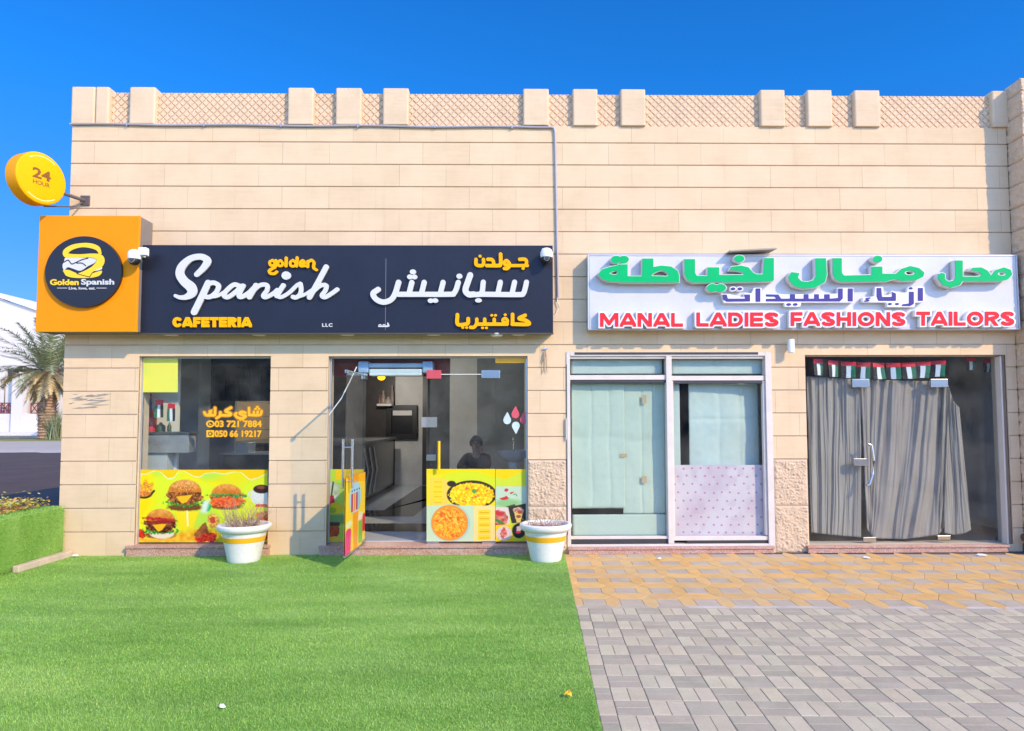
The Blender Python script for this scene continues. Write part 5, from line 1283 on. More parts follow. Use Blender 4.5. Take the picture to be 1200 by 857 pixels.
# --- bunting
def bunting(label, p0, p1, sag, n, Y, fw_, fh_, scheme):
    a, c = W(*p0, Y), W(*p1, Y); t = thing('flag_bunting', label, 'bunting', ((a[0]+c[0])/2, Y, (a[1]+c[1])/2))
    cols = {'r': srgb(215, 40, 60), 'g': srgb(30, 110, 80), 'w': srgb(225, 230, 240), 'k': srgb(35, 35, 40)}
    ms = [mat('bunting_'+{'r': 'red', 'g': 'green', 'w': 'white', 'k': 'black'}[k_], v, .7, 0, .05) for k_, v in cols.items()]; idx = {k_: i for i, k_ in enumerate(cols)}
    def at(s): return Vector((a[0]+(c[0]-a[0])*s, Y, a[1]+(c[1]-a[1])*s-sag*4*s*(1-s)))
    b = MB(); b.tube([at(i/30) for i in range(31)], .003, 5); b.build('string', mat('red_ribbon', (.50, .04, .06), .7), t)
    for i in range(n):
        s = (i+.5)/n; p = at(s); rot = random.uniform(-.35, .25); tw = random.uniform(-.5, .5)
        X_ = Vector((math.cos(tw), math.sin(tw), 0)); b = MB()
        dn = Vector((math.sin(rot)*.3, 0, -1)).normalized()
        def P_(u, v): return p+X_*(u-.5)*fw_+dn*v*fh_+Vector((0, .008*math.sin(v*4+u*3+i), 0))
        lay = [('r', 0, 1, 0, .28), ('g', 0, .34, .28, 1), ('w', .34, .67, .28, 1), ('k', .67, 1, .28, 1)] if scheme else [('r', 0, 1, 0, .25), ('k', 0, .34, .25, 1), ('w', .34, .67, .25, 1), ('g', .67, 1, .25, 1)]
        for k_, u0, u1, v0, v1 in lay:
            b.m = idx[k_]
            for q in range(4):
                va, vb = v0+(v1-v0)*q/4, v0+(v1-v0)*(q+1)/4; b.quad(P_(u0, va), P_(u1, va), P_(u1, vb), P_(u0, vb))
        b.build('flag', ms, t)
    return t
bunting('string of nine small red, green, white and black flags above the grey curtain', (950, 420), (1108, 422), .05, 9, GY+.03, .165, .20, False)
bunting('short string of two flags in the top right of the curtained window', (1128, 418), (1168, 423), .01, 2, GY+.25, .10, .15, False)
bunting('string of three drooping flags behind the yellow sticker of the food window', (166, 456), (208, 474), .04, 3, GY+.22, .10, .22, True)

# ================================================================== turf planter, pots, litter
PLX = -5.30; PH = .60
PL = thing('raised_planter', 'raised planter wrapped in green artificial turf running out from the left building corner', 'planter', (PLX-.8, -2.5, 0))
b = MB(); b.box(-8.5, PLX, -6.5, -.03, 0, PH); b.build('turf_cover', TURFB, PL, bevel=.05, bseg=3)
r = np.random.default_rng(5); n = 42000
y = -3.6+3.56*r.random(n); z_ = .01+(PH-.02)*r.random(n); z_ = np.minimum(z_, PH-.01)
roots = np.c_[np.full(n, PLX-.002), y, z_]
def upset(n, U, A, B): return (np.tile(U, (n, 1)).astype(float), np.tile(A, (n, 1)).astype(float), np.tile(B, (n, 1)).astype(float))
TURFW = TURF
pl = turf_mesh('turf_pile', roots, PL, upset(n, [1, 0, .1], [0, 1, 0], [0, .0, 1]), .012, .0024, 6); pl['kind'] = 'stuff'
n = 9000; roots = np.c_[PLX-.28*r.random(n), -3.6+3.56*r.random(n), np.full(n, PH-.004)]
pl = turf_mesh('turf_pile', roots, PL, None, .015, .0026, 7); pl['kind'] = 'stuff'
b = MB(); b.box(-8.4, PLX-.28, -6.4, -.1, PH-.02, PH+.012); b.build('soil', mat('reddish_planting_soil', (.62, .26, .13), .95, 0, .2, 4, .5, 30), PL)
# low yellow-green flowering ground cover on the planter
V, F, K = [], [], []; rr = random.Random(12)
for i in range(4200):
    x = rr.uniform(-6.75, PLX-.12); y = rr.uniform(-1.5, -.12)
    dens = mnoise.noise(Vector((x*1.4, y*1.4, 2)))
    if dens < -.25: continue
    h = rr.uniform(.01, .11)*(1 if rr.random() < .95 else 1.9); a = rr.random()*6.28; s = rr.uniform(.012, .032); ti = rr.uniform(-.6, .9)
    c = Vector((x, y, PH+.01+h)); A = Vector((math.cos(a), math.sin(a), ti*.6))*s; B_ = Vector((-math.sin(a), math.cos(a), rr.uniform(-.3, .5)))*s*.5
    b0 = len(V); V += [c-A, c-B_, c+A, c+B_]; F.append((b0, b0+1, b0+2, b0+3))
    q = rr.random(); col = (.72, .52, .05) if q < .42 else ((.36, .42, .08) if q < .76 else ((.55, .42, .20) if q < .92 else (.66, .25, .09)))
    K += [col]*4
LEAFM = mat_attr('small_leaf', .6, .3)
o = np_mesh('ground_cover_plant', V, F, LEAFM, None, np.array(K)); o['kind'] = 'stuff'
tag(o, 'low yellow flowering ground cover on top of the turf planter', 'plants')
kb = MB(); kx, ky = G(92, 652, .04); kx2, ky2 = G(36, 670, .04)
kb.prism([(PLX+.005, -.035), (PLX+.10, -.035), (PLX+.075, -.92), (PLX+.005, -.92)], 'z', 0, .075)
tag(kb.build('kerb_stone', mat('beige_kerb_stone', (.52, .42, .31), .9, 0, .15, 5), bevel=.012), 'beige kerb stone lying along the foot of the turf planter', 'kerb stone')

def make_pot():
    t = thing('potted_plant', 'white plastic pot with yellow band and dry twigs under the food poster window', 'potted plant', (0, 0, 0), 0, 'white pots with dry plants')
    Hh = .43
    b = MB(); pr_ = [(.001, .0), (.165, .0), (.175, .012), (.178, .02), (.185, .06), (.205, .16), (.232, .28), (.245, .335), (.262, .345), (.275, .352), (.292, .372), (.300, .395), (.297, .415), (.285, .425), (.262, .425), (.250, .41), (.244, .36), (.001, .355)]
    b.lathe(pr_, n=56, cap=False); pot = b.build('pot', mat('white_pot_plastic', (.72, .71, .67), .45, 0, .12, 4), t, True, local=True)
    b = MB(); b.lathe([(.2215, .235), (.2235, .234), (.2385, .292), (.2365, .293)], n=56, cap=False); b.build('band', mat('yellow_band', (.82, .42, .01), .5, 0, .06), pot, True, local=True)
    b = MB(); b.lathe([(.001, .385), (.10, .388), (.20, .378), (.248, .370)], n=40, cap=False); 
    so = b.build('soil', mat('dry_pot_soil', (.33, .22, .17), .95, 0, .35, 25, .6, 60), t, True, local=True)
    return t
def twigs(parent, seed, n, sz):
    r = random.Random(seed); b = MB()
    for i in range(n):
        a = r.random()*6.28; q = r.random()**.6*.17; p = Vector((q*math.cos(a), q*math.sin(a), .38)); d = Vector((math.cos(a)*r.uniform(.2, .9), math.sin(a)*r.uniform(.2, .9), 1)).normalized()
        L = r.uniform(.10, .30)*sz; path = [p]; 
        for k in range(4):
            d = (d+Vector((r.uniform(-.35, .35), r.uniform(-.35, .35), r.uniform(-.25, .2)))).normalized(); path.append(path[-1]+d*L/4)
        b.tube(path, [.0032, .0028, .0024, .0018, .001], 4, False)
        for k in range(1, 5):
            if r.random() < .75:
                e = (d+Vector((r.uniform(-1, 1), r.uniform(-1, 1), r.uniform(-.2, .8)))).normalized(); m_ = path[k]
                b.tube([m_, m_+e*L*.16+Vector((0, 0, .01)), m_+e*L*.30], [.002, .0016, .0008], 3, False)
    b.build('dry_twigs', mat('dry_twig', (.36, .26, .16), .9, 0, .3, 30), parent, local=True)
    # fallen dry leaves on the soil
    V, F = [], []
    for i in range(420):
        a = r.random()*6.28; q = r.random()**.5*.235; c = Vector((q*math.cos(a), q*math.sin(a), .385+r.uniform(0, .03))); t = r.random()*6.28; s = r.uniform(.008, .02)
        A = Vector((math.cos(t), math.sin(t), r.uniform(-.5, .5)))*s; B_ = Vector((-math.sin(t), math.cos(t), r.uniform(-.5, .5)))*s*.6; b0 = len(V); V += [c-A, c-B_, c+A, c+B_]; F.append((b0, b0+1, b0+2, b0+3))
    np_mesh('dry_leaves', V, F, mat('dry_leaf', (.56, .40, .32), .9, 0, .35, 40), parent, None, False, True)
pot = make_pot(); pot2 = clone(pot)
twigs(pot, 1, 95, 1.1); twigs(pot2, 2, 26, .8)
gx, gy = G(279, 661.5); pot.location = (gx, gy+.17, 0); gx, gy = G(640.5, 660.5); pot2.location = (gx, gy+.17, 0); pot2.rotation_euler = (0, 0, 2.1)
pot2['label'] = 'white plastic pot with yellow band and sparse twigs by the papered window'
tr = tag(MB.build((lambda b: (b.lathe([(.001, .0), (.19, .0), (.20, .018), (.001, .016)], (pot2.location.x, pot2.location.y, .004), 32), b)[1])(MB()), 'pot_saucer', mat('white_pot_plastic', (.74, .74, .70))), 'white saucer under the pot at the turf edge', 'saucer')
pot2.location.z = .02; bpy.data.objects.remove(tr)
pot2.location.z = 0
def scrap(label, px, py, s, m, name='litter', seed=0, h=.012, z=.006):
    x, y = G(px, py, z); r = random.Random(seed); b = MB(); k = 7
    ring = [(x+s*math.cos(6.283*i/k)*r.uniform(.6, 1.2), y+s*.8*math.sin(6.283*i/k)*r.uniform(.6, 1.2), z+r.uniform(0, h)) for i in range(k)]
    top_ = [(p[0]*.6+x*.4, p[1]*.6+y*.4, z+h+r.uniform(0, h)) for p in ring]
    b.add(ring+top_+[(x, y, z+h*.8)], [(i, (i+1) % k, (i+1) % k+k, i+k) for i in range(k)]+[(i+k, (i+1) % k+k, 2*k) for i in range(k)])
    tag(b.build(name, m), label, 'litter', None)
WP = mat('white_litter_paper', (.75, .75, .73), .7)
scrap('crumpled yellow scrap on the turf near the paving edge', 666, 816, .028, mat('yellow_scrap', (.80, .42, .01), .6), seed=1, h=.02, z=.016)
scrap('small white scrap lying in the middle of the foreground turf', 260, 829, .020, WP, seed=2, h=.012, z=.016)
scrap('white crumpled paper on the yellow paving before the papered window', 773, 656, .03, WP, seed=3, h=.014)
scrap('flattened white paper on the yellow paving left of the curtained window step', 1015, 654, .06, WP, seed=4, h=.008)
scrap('flattened white paper on the yellow paving at the right end of the curtained window step', 1150, 651, .07, WP, seed=5, h=.008)
scrap('white paper scrap beside the beige kerb stone', 88, 652.5, .04, WP, seed=6, h=.016, z=.016)
# ================================================================== inside the cafeteria
MD = YB-.02
HT = thing('serving_hatch', 'black framed serving hatch with white strip set in the back wall of the cafeteria', 'hatch', (WX(471, 500, YB-.06), YB, WZ(471, 515, YB)))
a = RECT(453, 475, 489, 515, YB-.06); b = MB(); f = .12
for q in ((a[0], a[1], a[3]-f, a[3]), (a[0], a[1], a[2], a[2]+f), (a[0], a[0]+f, a[2]+f, a[3]-f), (a[1]-f, a[1], a[2]+f, a[3]-f)): b.box(q[0], q[1], YB-.10, YB, q[2], q[3])
b.build('frame', BLACK, HT, bevel=.01); b = MB(); b.box(a[0]+f, a[1]-f, YB-.03, YB-.005, a[2]+f, a[3]-f); b.build('opening', mat('hatch_dark', (.008, .008, .009), .3), HT)
q = RECT(460.5, 480.5, 484, 487, YB-.08); b = MB(); b.box(q[0], q[1], YB-.09, YB-.035, q[2], q[3]); b.build('white_strip', WHT, HT)
q = RECT(455, 509, 484, 510.2, YB-.08); b = MB(); b.box(q[0], q[1], YB-.09, YB-.035, q[2], q[3]); b.build('lower_rail', ALU, HT)
SH = thing('wall_shelf', 'white wall shelf holding small ornaments at the back of the cafeteria', 'shelf', (WX(452, 475, YB-.15), YB, WZ(452, 475, YB)))
q = RECT(443, 473.5, 460, 476, YB-.2); b = MB(); b.box(q[0], q[1], YB-.35, YB-.005, q[2], q[3]); b.build('board', WHT, SH, bevel=.004)
zt = q[3]
for i, (dx, hh, rr_, c) in enumerate(((.10, .30, .05, (.35, .28, .22)), (.21, .16, .07, (.45, .40, .36)), (.30, .42, .04, (.30, .22, .20)), (.02, .2, .04, (.22, .12, .10)))):
    b = MB(); b.lathe([(.001, 0), (rr_, 0), (rr_*1.15, hh*.3), (rr_*.8, hh*.6), (rr_*.4, hh*.8), (rr_*.5, hh), (.001, hh)], (q[0]+.02+dx, YB-.2, zt), 14)
    tag(b.build('ornament', mat(f'ornament_glaze_{"abcd"[i]}', c, .3), None, True), ['tall brown ornament', 'round cream ornament', 'slim tallest ornament', 'small dark red ornament'][i]+' on the white shelf at the back of the cafeteria', 'ornament', 'ornaments on the cafeteria shelf')
x, z_ = W(447, 442.5, 5.5)
LP = thing('ceiling_lamp', 'small glowing orange lamp hanging inside the cafeteria doorway', 'lamp', (x, 5.5, z_))
b = MB(); b.ball((0, 0, 0), (.075, .075, .055), 16, 10); b.build('bulb', mat_emit('orange_lamp_glow', (1.0, .40, .01), 2.2), LP, True, local=True)
ll = bpy.data.lights.new('lamp_light', 'POINT'); ll.energy = 30; ll.color = (1.0, .93, .84); ll.shadow_soft_size = .08; lo = bpy.data.objects.new('lamp_light', ll); C.objects.link(lo); lo.parent = LP; lo.location = (0, 0, -.13)
b = MB(); b.tube([(0, 0, .05), (0, 0, ZT-1.95-z_)], .008, 6); b.lathe([(.001, .08), (.05, .08), (.06, .05), (.001, .05)], n=14); b.build('stem', DGREY, LP, True, local=True)
# air curtain above the doors
AC = thing('air_curtain', 'white and blue air curtain unit above the glass doors behind the glass', 'air curtain', (WX(464, 430, GY+.2), GY+.2, WZ(464, 440, GY+.2)))
YA = GY+.06; q = RECT(419.5, 423.5, 507, 440.5, YA); CBL = mat('pale_blue_end_cap', (.30, .45, .66), .4); AWH = mat('glossy_pale_housing', (.60, .70, .72), .3)
ew = .135
b = MB(); b.box(q[0]+ew*.6, q[1]-ew*.6, YA+.02, YA+.20, q[2]+.10, q[3]-.02); b.build('housing', mat('pale_blue_housing', (.40, .52, .66), .35), AC, bevel=.02)
b = MB(); b.box(q[0]+ew, q[1]-ew, YA, YA+.19, q[2], q[2]+.085); b.build('outlet', AWH, AC, bevel=.015)
for s in (0, 1):
    b = MB(); b.box(q[0] if s == 0 else q[1]-ew*.95, (q[0]+ew*.95) if s == 0 else q[1], YA-.005, YA+.21, q[2]+.035, q[3]); b.build('end_cap', CBL, AC, bevel=.015)
b = MB(); path = [W(418, 430, GY-.03), W(410, 447, GY-.03), W(400, 467, GY-.03), W(392, 478, GY-.02), W(385.5, 487, GY-.02)]
b.tube([(p[0], GY-.03, p[1]) for p in path], .0065, 6); tag(b.build('loose_cable', WHT, None, True), 'white cable slanting down across the left glass pane of the cafeteria', 'cable')
# counter with chevrons
cx0, cy0 = -3.05, 2.6
CO = thing('service_counter', 'black service counter with pale chevron stripes inside the open door', 'counter', (-3.6, 4.6, IZ))
b = MB(); b.box(-5.0, -2.62, 3.4, 7.2, IZ+.08, 1.18); b.box(-5.0, -2.70, 3.5, 7.1, IZ, IZ+.08); b.build('body', mat('glossy_black_laminate', (.012, .012, .014), .2), CO, bevel=.01)
b = MB(); b.box(-5.05, -2.55, 3.32, 7.25, 1.182, 1.225); b.build('top', mat('grey_counter_top', (.16, .17, .18), .2), CO, bevel=.008)
for k in range(3):
    b = MB(); yc = 4.0+k*.42
    for (z0_, z1_, ya, yb_) in ((.25, .66, yc, yc+.34), (.66, 1.1, yc+.34, yc)):
        b.add([(-2.617, ya, z0_), (-2.617, ya+.10, z0_), (-2.617, yb_+.10, z1_), (-2.617, yb_, z1_), (-2.609, ya, z0_), (-2.609, ya+.10, z0_), (-2.609, yb_+.10, z1_), (-2.609, yb_, z1_)], [(0, 1, 2, 3), (4, 5, 6, 7), (0, 1, 5, 4), (1, 2, 6, 5), (2, 3, 7, 6), (3, 0, 4, 7)])
    b.build('chevron', mat('pale_chevron_inlay', (.50, .52, .54), .3), CO)
# window counter with bottles behind the food window
WC = thing('window_counter', 'grey tiled counter inside the food window at the left', 'counter', (WX(200, 520, .6), .6, IZ))
q = RECT(170, 509, 221, 531, .38); b = MB(); b.box(q[0]-.1, q[1], .38, .597, q[2], q[3]); b.build('front', mat('grey_counter_tile', (.24, .26, .28), .4, 0, .25, 8), WC, bevel=.006)
b = MB(); b.box(q[0]-.08, q[1]-.28, .42, .596, IZ, q[2]-.002); b.build('base', mat('pale_counter_base', (.42, .47, .48), .5), WC)
b = MB(); b.box(q[0]-.12, q[1]+.03, .36, .598, q[3]+.001, q[3]+.03); b.build('top', mat('dark_counter_edge', (.08, .085, .09), .3), WC, bevel=.004)
def bottle(label, px, w_, h_, m, Y=.48):
    x = WX(px, 500, Y); b = MB(); b.lathe([(.001, 0), (w_, 0), (w_, h_*.55), (w_*.8, h_*.68), (w_*.35, h_*.82), (w_*.35, h_*.95), (.001, h_)], (x, Y, q[3]+.031), 20)
    tag(b.build('bottle', m, None, True), label, 'bottle', 'bottles on the window counter')
bottle('red sauce bottle on the grey counter in the food window', 176, .075, .30, mat('red_bottle', (.55, .02, .03), .35)); bottle('squat green jar on the grey counter in the food window', 188.5, .055, .12, mat('dark_green_bottle', (.05, .09, .05), .35)); bottle('slim green bottle on the grey counter in the food window', 198.5, .025, .12, mat('dark_green_bottle', (.05, .09, .05)))
# dark kitchen units at the right of the food window
KU = thing('kitchen_shelving', 'dark blue kitchen wall cupboards seen through the food window', 'cupboard', (WX(275, 445, 2.5), 2.5, WZ(275, 470, 2.5)))
for i, (xa, xb, c) in enumerate(((238, 250, (.055, .07, .085)), (251, 264, (.035, .042, .055)), (265, 279, (.07, .08, .09)), (280, 292, (.03, .036, .045)), (293, 306, (.085, .105, .125)), (307, 318, (.05, .06, .07)))):
    qq = RECT(xa, 430, xb, 470, 2.4); b = MB(); b.box(qq[0], qq[1], 2.38, 2.59, qq[2], qq[3]); b.build('cupboard_door', mat(f'cupboard_laminate_{"abcdef"[i]}', c, .25, 0, .2), KU, bevel=.005)
WB = thing('worktop', 'pale steel worktop with equipment behind the phone numbers in the food window', 'worktop', (WX(290, 532, 2.0), 2.0, IZ))
qq = RECT(258, 531, 318, 533, 1.9); b = MB(); b.box(qq[0], qq[1], 1.88, 2.55, qq[2], qq[3]); b.build('top', mat('pale_steel_top', (.45, .46, .46), .3, .3), WB); b = MB(); b.box(qq[0]+.03, qq[1]-.03, 1.95, 2.5, IZ, qq[2]-.001); b.build('base', mat('dark_cabinet_base', (.05, .055, .05), .5), WB)
qq2 = RECT(277, 519, 291, 529, 2.0); b = MB(); b.box(qq2[0], qq2[1], 1.98, 2.3, qq[3]+.001, qq2[3]); b.box(qq2[0]+.02, qq2[1]-.02, 1.972, 1.979, qq[3]+.05, qq2[3]-.04); tag(b.build('steel_machine', mat('pale_machine_steel', (.42, .45, .47), .35, .3), bevel=.01), 'pale boxy kitchen machine on the steel worktop in the food window', 'appliance')
# table, chair and seated person
TX, TY = WX(557, 530, 1.9), 1.65
TB = thing('table', 'dark wooden table in front of the seated person inside the cafeteria', 'table', (TX+.2, TY, IZ)); zt = IZ+.74
b = MB(); b.box(-.75, .75, -.36, .36, .70, .74); b.build('tabletop', mat('dark_table_wood', (.085, .07, .06), .35, 0, .2), TB, bevel=.008, local=True)
for sx in (-1, 1):
    for sy in (-1, 1): b = MB(); b.tube([(sx*.66, sy*.28, 0), (sx*.66, sy*.28, .70)], .022, 8); b.build('leg', DGREY, TB, local=True)
CHR = thing('chair', 'dark chair under the seated person inside the cafeteria', 'chair', (TX, TY+.58, IZ))
b = MB(); b.box(-.21, .21, -.21, .21, .43, .465); b.build('seat', mat('black_chair_seat', (.02, .02, .022), .5), CHR, bevel=.012, local=True)
b = MB(); b.box(-.20, .20, .19, .22, .55, .88); b.build('backrest', mat('black_chair_seat', (.02, .02, .022)), CHR, bevel=.012, local=True)
for sx in (-1, 1):
    for sy in (-1, 1): b = MB(); b.tube([(sx*.18, sy*.18, 0), (sx*.18, sy*.18, .43 if sy < 0 else .86)], .014, 8); b.build('leg', DGREY, CHR, local=True)
PE = thing('person', 'person in black seated behind the glass door with one hand raised to the face', 'person', (TX, TY+.58, IZ))
def skin(name, verts, edges, rad, m, parent, sub=2, root=0):
    me = bpy.data.meshes.new(name); me.from_pydata(verts, edges, []); o = bpy.data.objects.new(name, me); C.objects.link(o)
    md = o.modifiers.new('s', 'SKIN'); md.use_smooth_shade = True
    for i, r_ in enumerate(rad):
        d = me.skin_vertices[0].data[i]; d.radius = r_ if isinstance(r_, tuple) else (r_, r_); d.use_root = (i == root)
    o.modifiers.new('u', 'SUBSURF').levels = sub; o.modifiers['u'].render_levels = sub
    bpy.context.view_layer.update(); m2 = bpy.data.meshes.new_from_object(o.evaluated_get(bpy.context.evaluated_depsgraph_get())); bpy.data.objects.remove(o)
    m2.materials.clear(); m2.materials.append(m); m2.name = name; m2.shade_smooth()
    return link(name, m2, parent, True)
SKN = mat('skin', (.34, .19, .125), .5, 0, .05); CLO = mat('black_cloth', (.016, .016, .018), .85, 0, .2); HAIR = mat('black_hair', (.010, .009, .009), .6, 0, .2)
hd = Vector((0, -.10, 1.10)); hz = [0, -.02, .465]
J = {'pel': (0, 0, .52), 'wai': (0, -.02, .68), 'che': (0, -.05, .84), 'nek': (0, -.07, .97), 'nk2': (0, -.09, 1.02), 'hd0': (0, -.105, 1.07), 'hd1': (0, -.10, 1.14), 'hd2': (0, -.095, 1.19),
     'shl': (-.17, -.05, .90), 'ell': (-.24, -.26, .765), 'wrl': (-.08, -.40, .765), 'shr': (.17, -.05, .90), 'elr': (.17, -.36, .775), 'wrr': (.085, -.245, .975),
     'hpl': (-.09, -.04, .50), 'knl': (-.11, -.44, .50), 'anl': (-.11, -.42, .09), 'tol': (-.12, -.56, .035), 'hpr': (.09, -.04, .50), 'knr': (.11, -.44, .50), 'anr': (.11, -.42, .09), 'tor': (.12, -.56, .035)}
ks = list(J); E_ = [('pel', 'wai'), ('wai', 'che'), ('che', 'nek'), ('nek', 'nk2'), ('nk2', 'hd0'), ('hd0', 'hd1'), ('hd1', 'hd2'), ('che', 'shl'), ('shl', 'ell'), ('ell', 'wrl'), ('che', 'shr'), ('shr', 'elr'), ('elr', 'wrr'),
     ('pel', 'hpl'), ('hpl', 'knl'), ('knl', 'anl'), ('anl', 'tol'), ('pel', 'hpr'), ('hpr', 'knr'), ('knr', 'anr'), ('anr', 'tor')]
Rd = {'pel': .13, 'wai': .12, 'che': .13, 'nek': .06, 'nk2': .055, 'hd0': (.072, .078), 'hd1': (.080, .095), 'hd2': (.062, .075), 'shl': .058, 'ell': .043, 'wrl': .028, 'shr': .058, 'elr': .043, 'wrr': .028, 'hpl': .085, 'knl': .06, 'anl': .042, 'tol': .035, 'hpr': .085, 'knr': .06, 'anr': .042, 'tor': .035}
body = skin('body', [J[k] for k in ks], [(ks.index(a), ks.index(c)) for a, c in E_], [Rd[k] for k in ks], SKN, PE)
# clothes: the same skeleton, a little larger, without head and hands
cl = ['pel', 'wai', 'che', 'nek', 'shl', 'ell', 'wrl', 'shr', 'elr', 'wrr']; JE = [(a, c) for a, c in E_ if a in cl and c in cl]
skin('jacket', [J[k] for k in cl], [(cl.index(a), cl.index(c)) for a, c in JE], [(Rd[k]+.020 if k not in ('wrl', 'wrr', 'nek') else Rd[k]+.016) if not isinstance(Rd[k], tuple) else .09 for k in cl], CLO, PE)
cl = ['pel', 'hpl', 'knl', 'anl', 'tol', 'hpr', 'knr', 'anr', 'tor']; JE = [(a, c) for a, c in E_ if a in cl and c in cl]
skin('trousers', [J[k] for k in cl], [(cl.index(a), cl.index(c)) for a, c in JE], [Rd[k]+.016 for k in cl], CLO, PE)
def hand(w_, dirv, side, curl, name='hand'):
    w_ = Vector(w_); d = Vector(dirv).normalized(); s = Vector(side).normalized(); nrm_ = d.cross(s).normalized()
    V = [w_, w_+d*.045, w_+d*.085]; Ed = [(0, 1), (1, 2)]; Rr = [(.024, .018), (.036, .017), (.034, .015)]
    for i, (off_, L) in enumerate(((-.028, .062), (-.009, .075), (.010, .070), (.028, .055))):
        p = w_+d*.085+s*off_; b0 = len(V); V.append(p); Ed.append((2, b0)); Rr.append(.010); dd = d.copy()
        for k in range(3):
            dd = (dd+nrm_*curl*(.35+.2*k)).normalized(); p = p+dd*L*(.42, .32, .26)[k]; V.append(p); Ed.append((b0+k, b0+k+1)); Rr.append((.009, .0085, .0075)[k])
    b0 = len(V); p = w_+d*.03-s*.03; V.append(p); Ed.append((1, b0)); Rr.append(.012)
    for k in range(2):
        p = p+(d*.7-s*.5+nrm_*curl*.5).normalized()*.032; V.append(p); Ed.append((b0+k, b0+k+1)); Rr.append(.010-.001*k)
    return skin(name, V, Ed, Rr, SKN, PE, 1)
hand(J['wrr'], (-.05, .45, .85), (0, .6, -.3), .5); hand(J['wrl'], (.9, -.3, -.05), (.2, 1, 0), .25)
# face and hair
b = MB()
b.tube([(0, -.192, 1.135), (0, -.205, 1.115), (0, -.215, 1.095), (0, -.195, 1.085)], [.008, .011, .015, .010], 8); b.build('nose', SKN, PE, True, local=True)
for sx in (-1, 1):
    b = MB(); b.ball((sx*.032, -.183, 1.135), (.013, .008, .007), 12, 8); b.build('eye', mat('eye_dark', (.03, .025, .02), .2), PE, True, local=True)
    b = MB(); b.tube([(sx*.018, -.187, 1.153), (sx*.035, -.188, 1.158), (sx*.052, -.178, 1.152)], .004, 6); b.build('eyebrow', HAIR, PE, True, local=True)
    b = MB(); b.ball((sx*.083, -.095, 1.12), (.010, .020, .030), 12, 8); b.build('ear', SKN, PE, True, local=True)
b = MB(); b.tube([(-.024, -.184, 1.062), (0, -.190, 1.060), (.024, -.184, 1.062)], [.003, .006, .003], 8); b.build('mouth', mat('lips', (.24, .09, .075), .5), PE, True, local=True)
V = []; nu, nv = 36, 16
for j in range(nv+1):
    for i in range(nu+1):
        th = 2*math.pi*i/nu; ph = (math.pi*.64)*j/nv; fr_ = max(0, -math.sin(th)); ph *= (1-.36*fr_)
        k = 1+.05*mnoise.noise(Vector((math.cos(th)*3, math.sin(th)*3, ph*4)))
        V.append((.100*k*math.sin(ph)*math.cos(th), -.090+.115*k*math.sin(ph)*math.sin(th), 1.135+.115*k*math.cos(ph)))
np_mesh('hair', V, grid_faces(nv+1, nu+1), HAIR, PE, None, True, True)
# wash basin and menu board at the right of the door
BS = thing('wash_basin', 'pale pedestal wash basin inside the right hand glass pane', 'basin', (WX(602, 530, 1.2), 1.2, IZ))
b = MB(); zb = WZ(602, 528, 1.2)-IZ; b.lathe([(.001, zb-.16), (.10, zb-.15), (.20, zb-.08), (.24, zb), (.225, zb), (.18, zb-.07), (.001, zb-.10)], n=28); b.build('bowl', mat('basin_ceramic', (.42, .43, .43), .2), BS, True, local=True)
b = MB(); b.lathe([(.10, 0), (.075, .1), (.07, zb-.18), (.09, zb-.145)], n=20); b.build('pedestal', mat('basin_ceramic', (.42, .43, .43)), BS, True, local=True)
b = MB(); b.tube([(0, .18, zb-.02), (0, .18, zb+.16), (0, .12, zb+.18), (0, .07, zb+.13)], .012, 8); b.build('tap', STEEL, BS, True, local=True)
# ================================================================== beyond the left corner: house and palm
HS = thing('white_house', 'white villa with dark red lattice balustrades behind the palm tree', 'house', (-58, 70, 0))
HW = mat('white_house_render', (.60, .56, .52), .8, 0, .04)
HY = 68.0
def hq(x0, y0, x1, y1, Y=HY): return RECT(x0, y0, x1, y1, Y)
zt_l = WZ(0, 352, HY); xa, xb, xc = WX(-60, 430, HY), WX(41, 430, HY), WX(110, 430, HY)
b = MB(); zL, zR = WZ(-60, 338, HY), WZ(41, 364, HY)
dooro = hq(6, 447, 20, 483); ve0 = WX(36, 470, HY); ve1 = WX(60, 470, HY)
# front wall with a door opening and a recessed veranda bay
b.prism([(xa, 0), (dooro[0], 0), (dooro[0], dooro[3]), (dooro[1], dooro[3]), (dooro[1], 0), (xb-3.2, 0), (xb-3.2, WZ(30, 432, HY)), (xc, WZ(30, 432, HY)), (xc, zR-1.4), (xb, zR), (WX(10, 357, HY), WZ(10, 354, HY)), (WX(0, 350, HY), WZ(0, 349, HY)), (xa, zL)], 'y', HY, HY+.5)
b.build('wall', HW, HS)
b = MB(); b.box(xa, xc, HY+3, HY+14, 0, zR-2.0); b.build('inner_wall', HW, HS)
b = MB(); b.box(xa, xc, HY+.5, HY+3, zR-2.4, zR-2.1); b.build('veranda_ceiling', HW, HS)
b = MB(); b.prism([(xa, zL+.02), (WX(0, 350, HY), WZ(0, 349, HY)+.02), (xb, zR+.02), (xc, zR-1.38), (xc, zR-.9), (xb, zR+.5), (WX(0, 350, HY), WZ(0, 349, HY)+.5), (xa, zL+.5)], 'y', HY-.3, HY+14); b.build('roof', mat('white_parapet', (.72, .71, .69), .8, 0, .04), HS)
b = MB(); b.box(dooro[0], dooro[1], HY+.3, HY+.36, dooro[2], dooro[3]); b.build('door_glass', mat('dark_blue_glass', (.03, .045, .07), .1), HS)
b = MB(); q = hq(22.5, 437, 35, 510); b.box(q[0], q[1], HY-1.2, HY-.2, 0, q[3]); b.build('column', HW, HS)
RAIL = mat('dark_red_balustrade', (.19, .035, .04), .6)
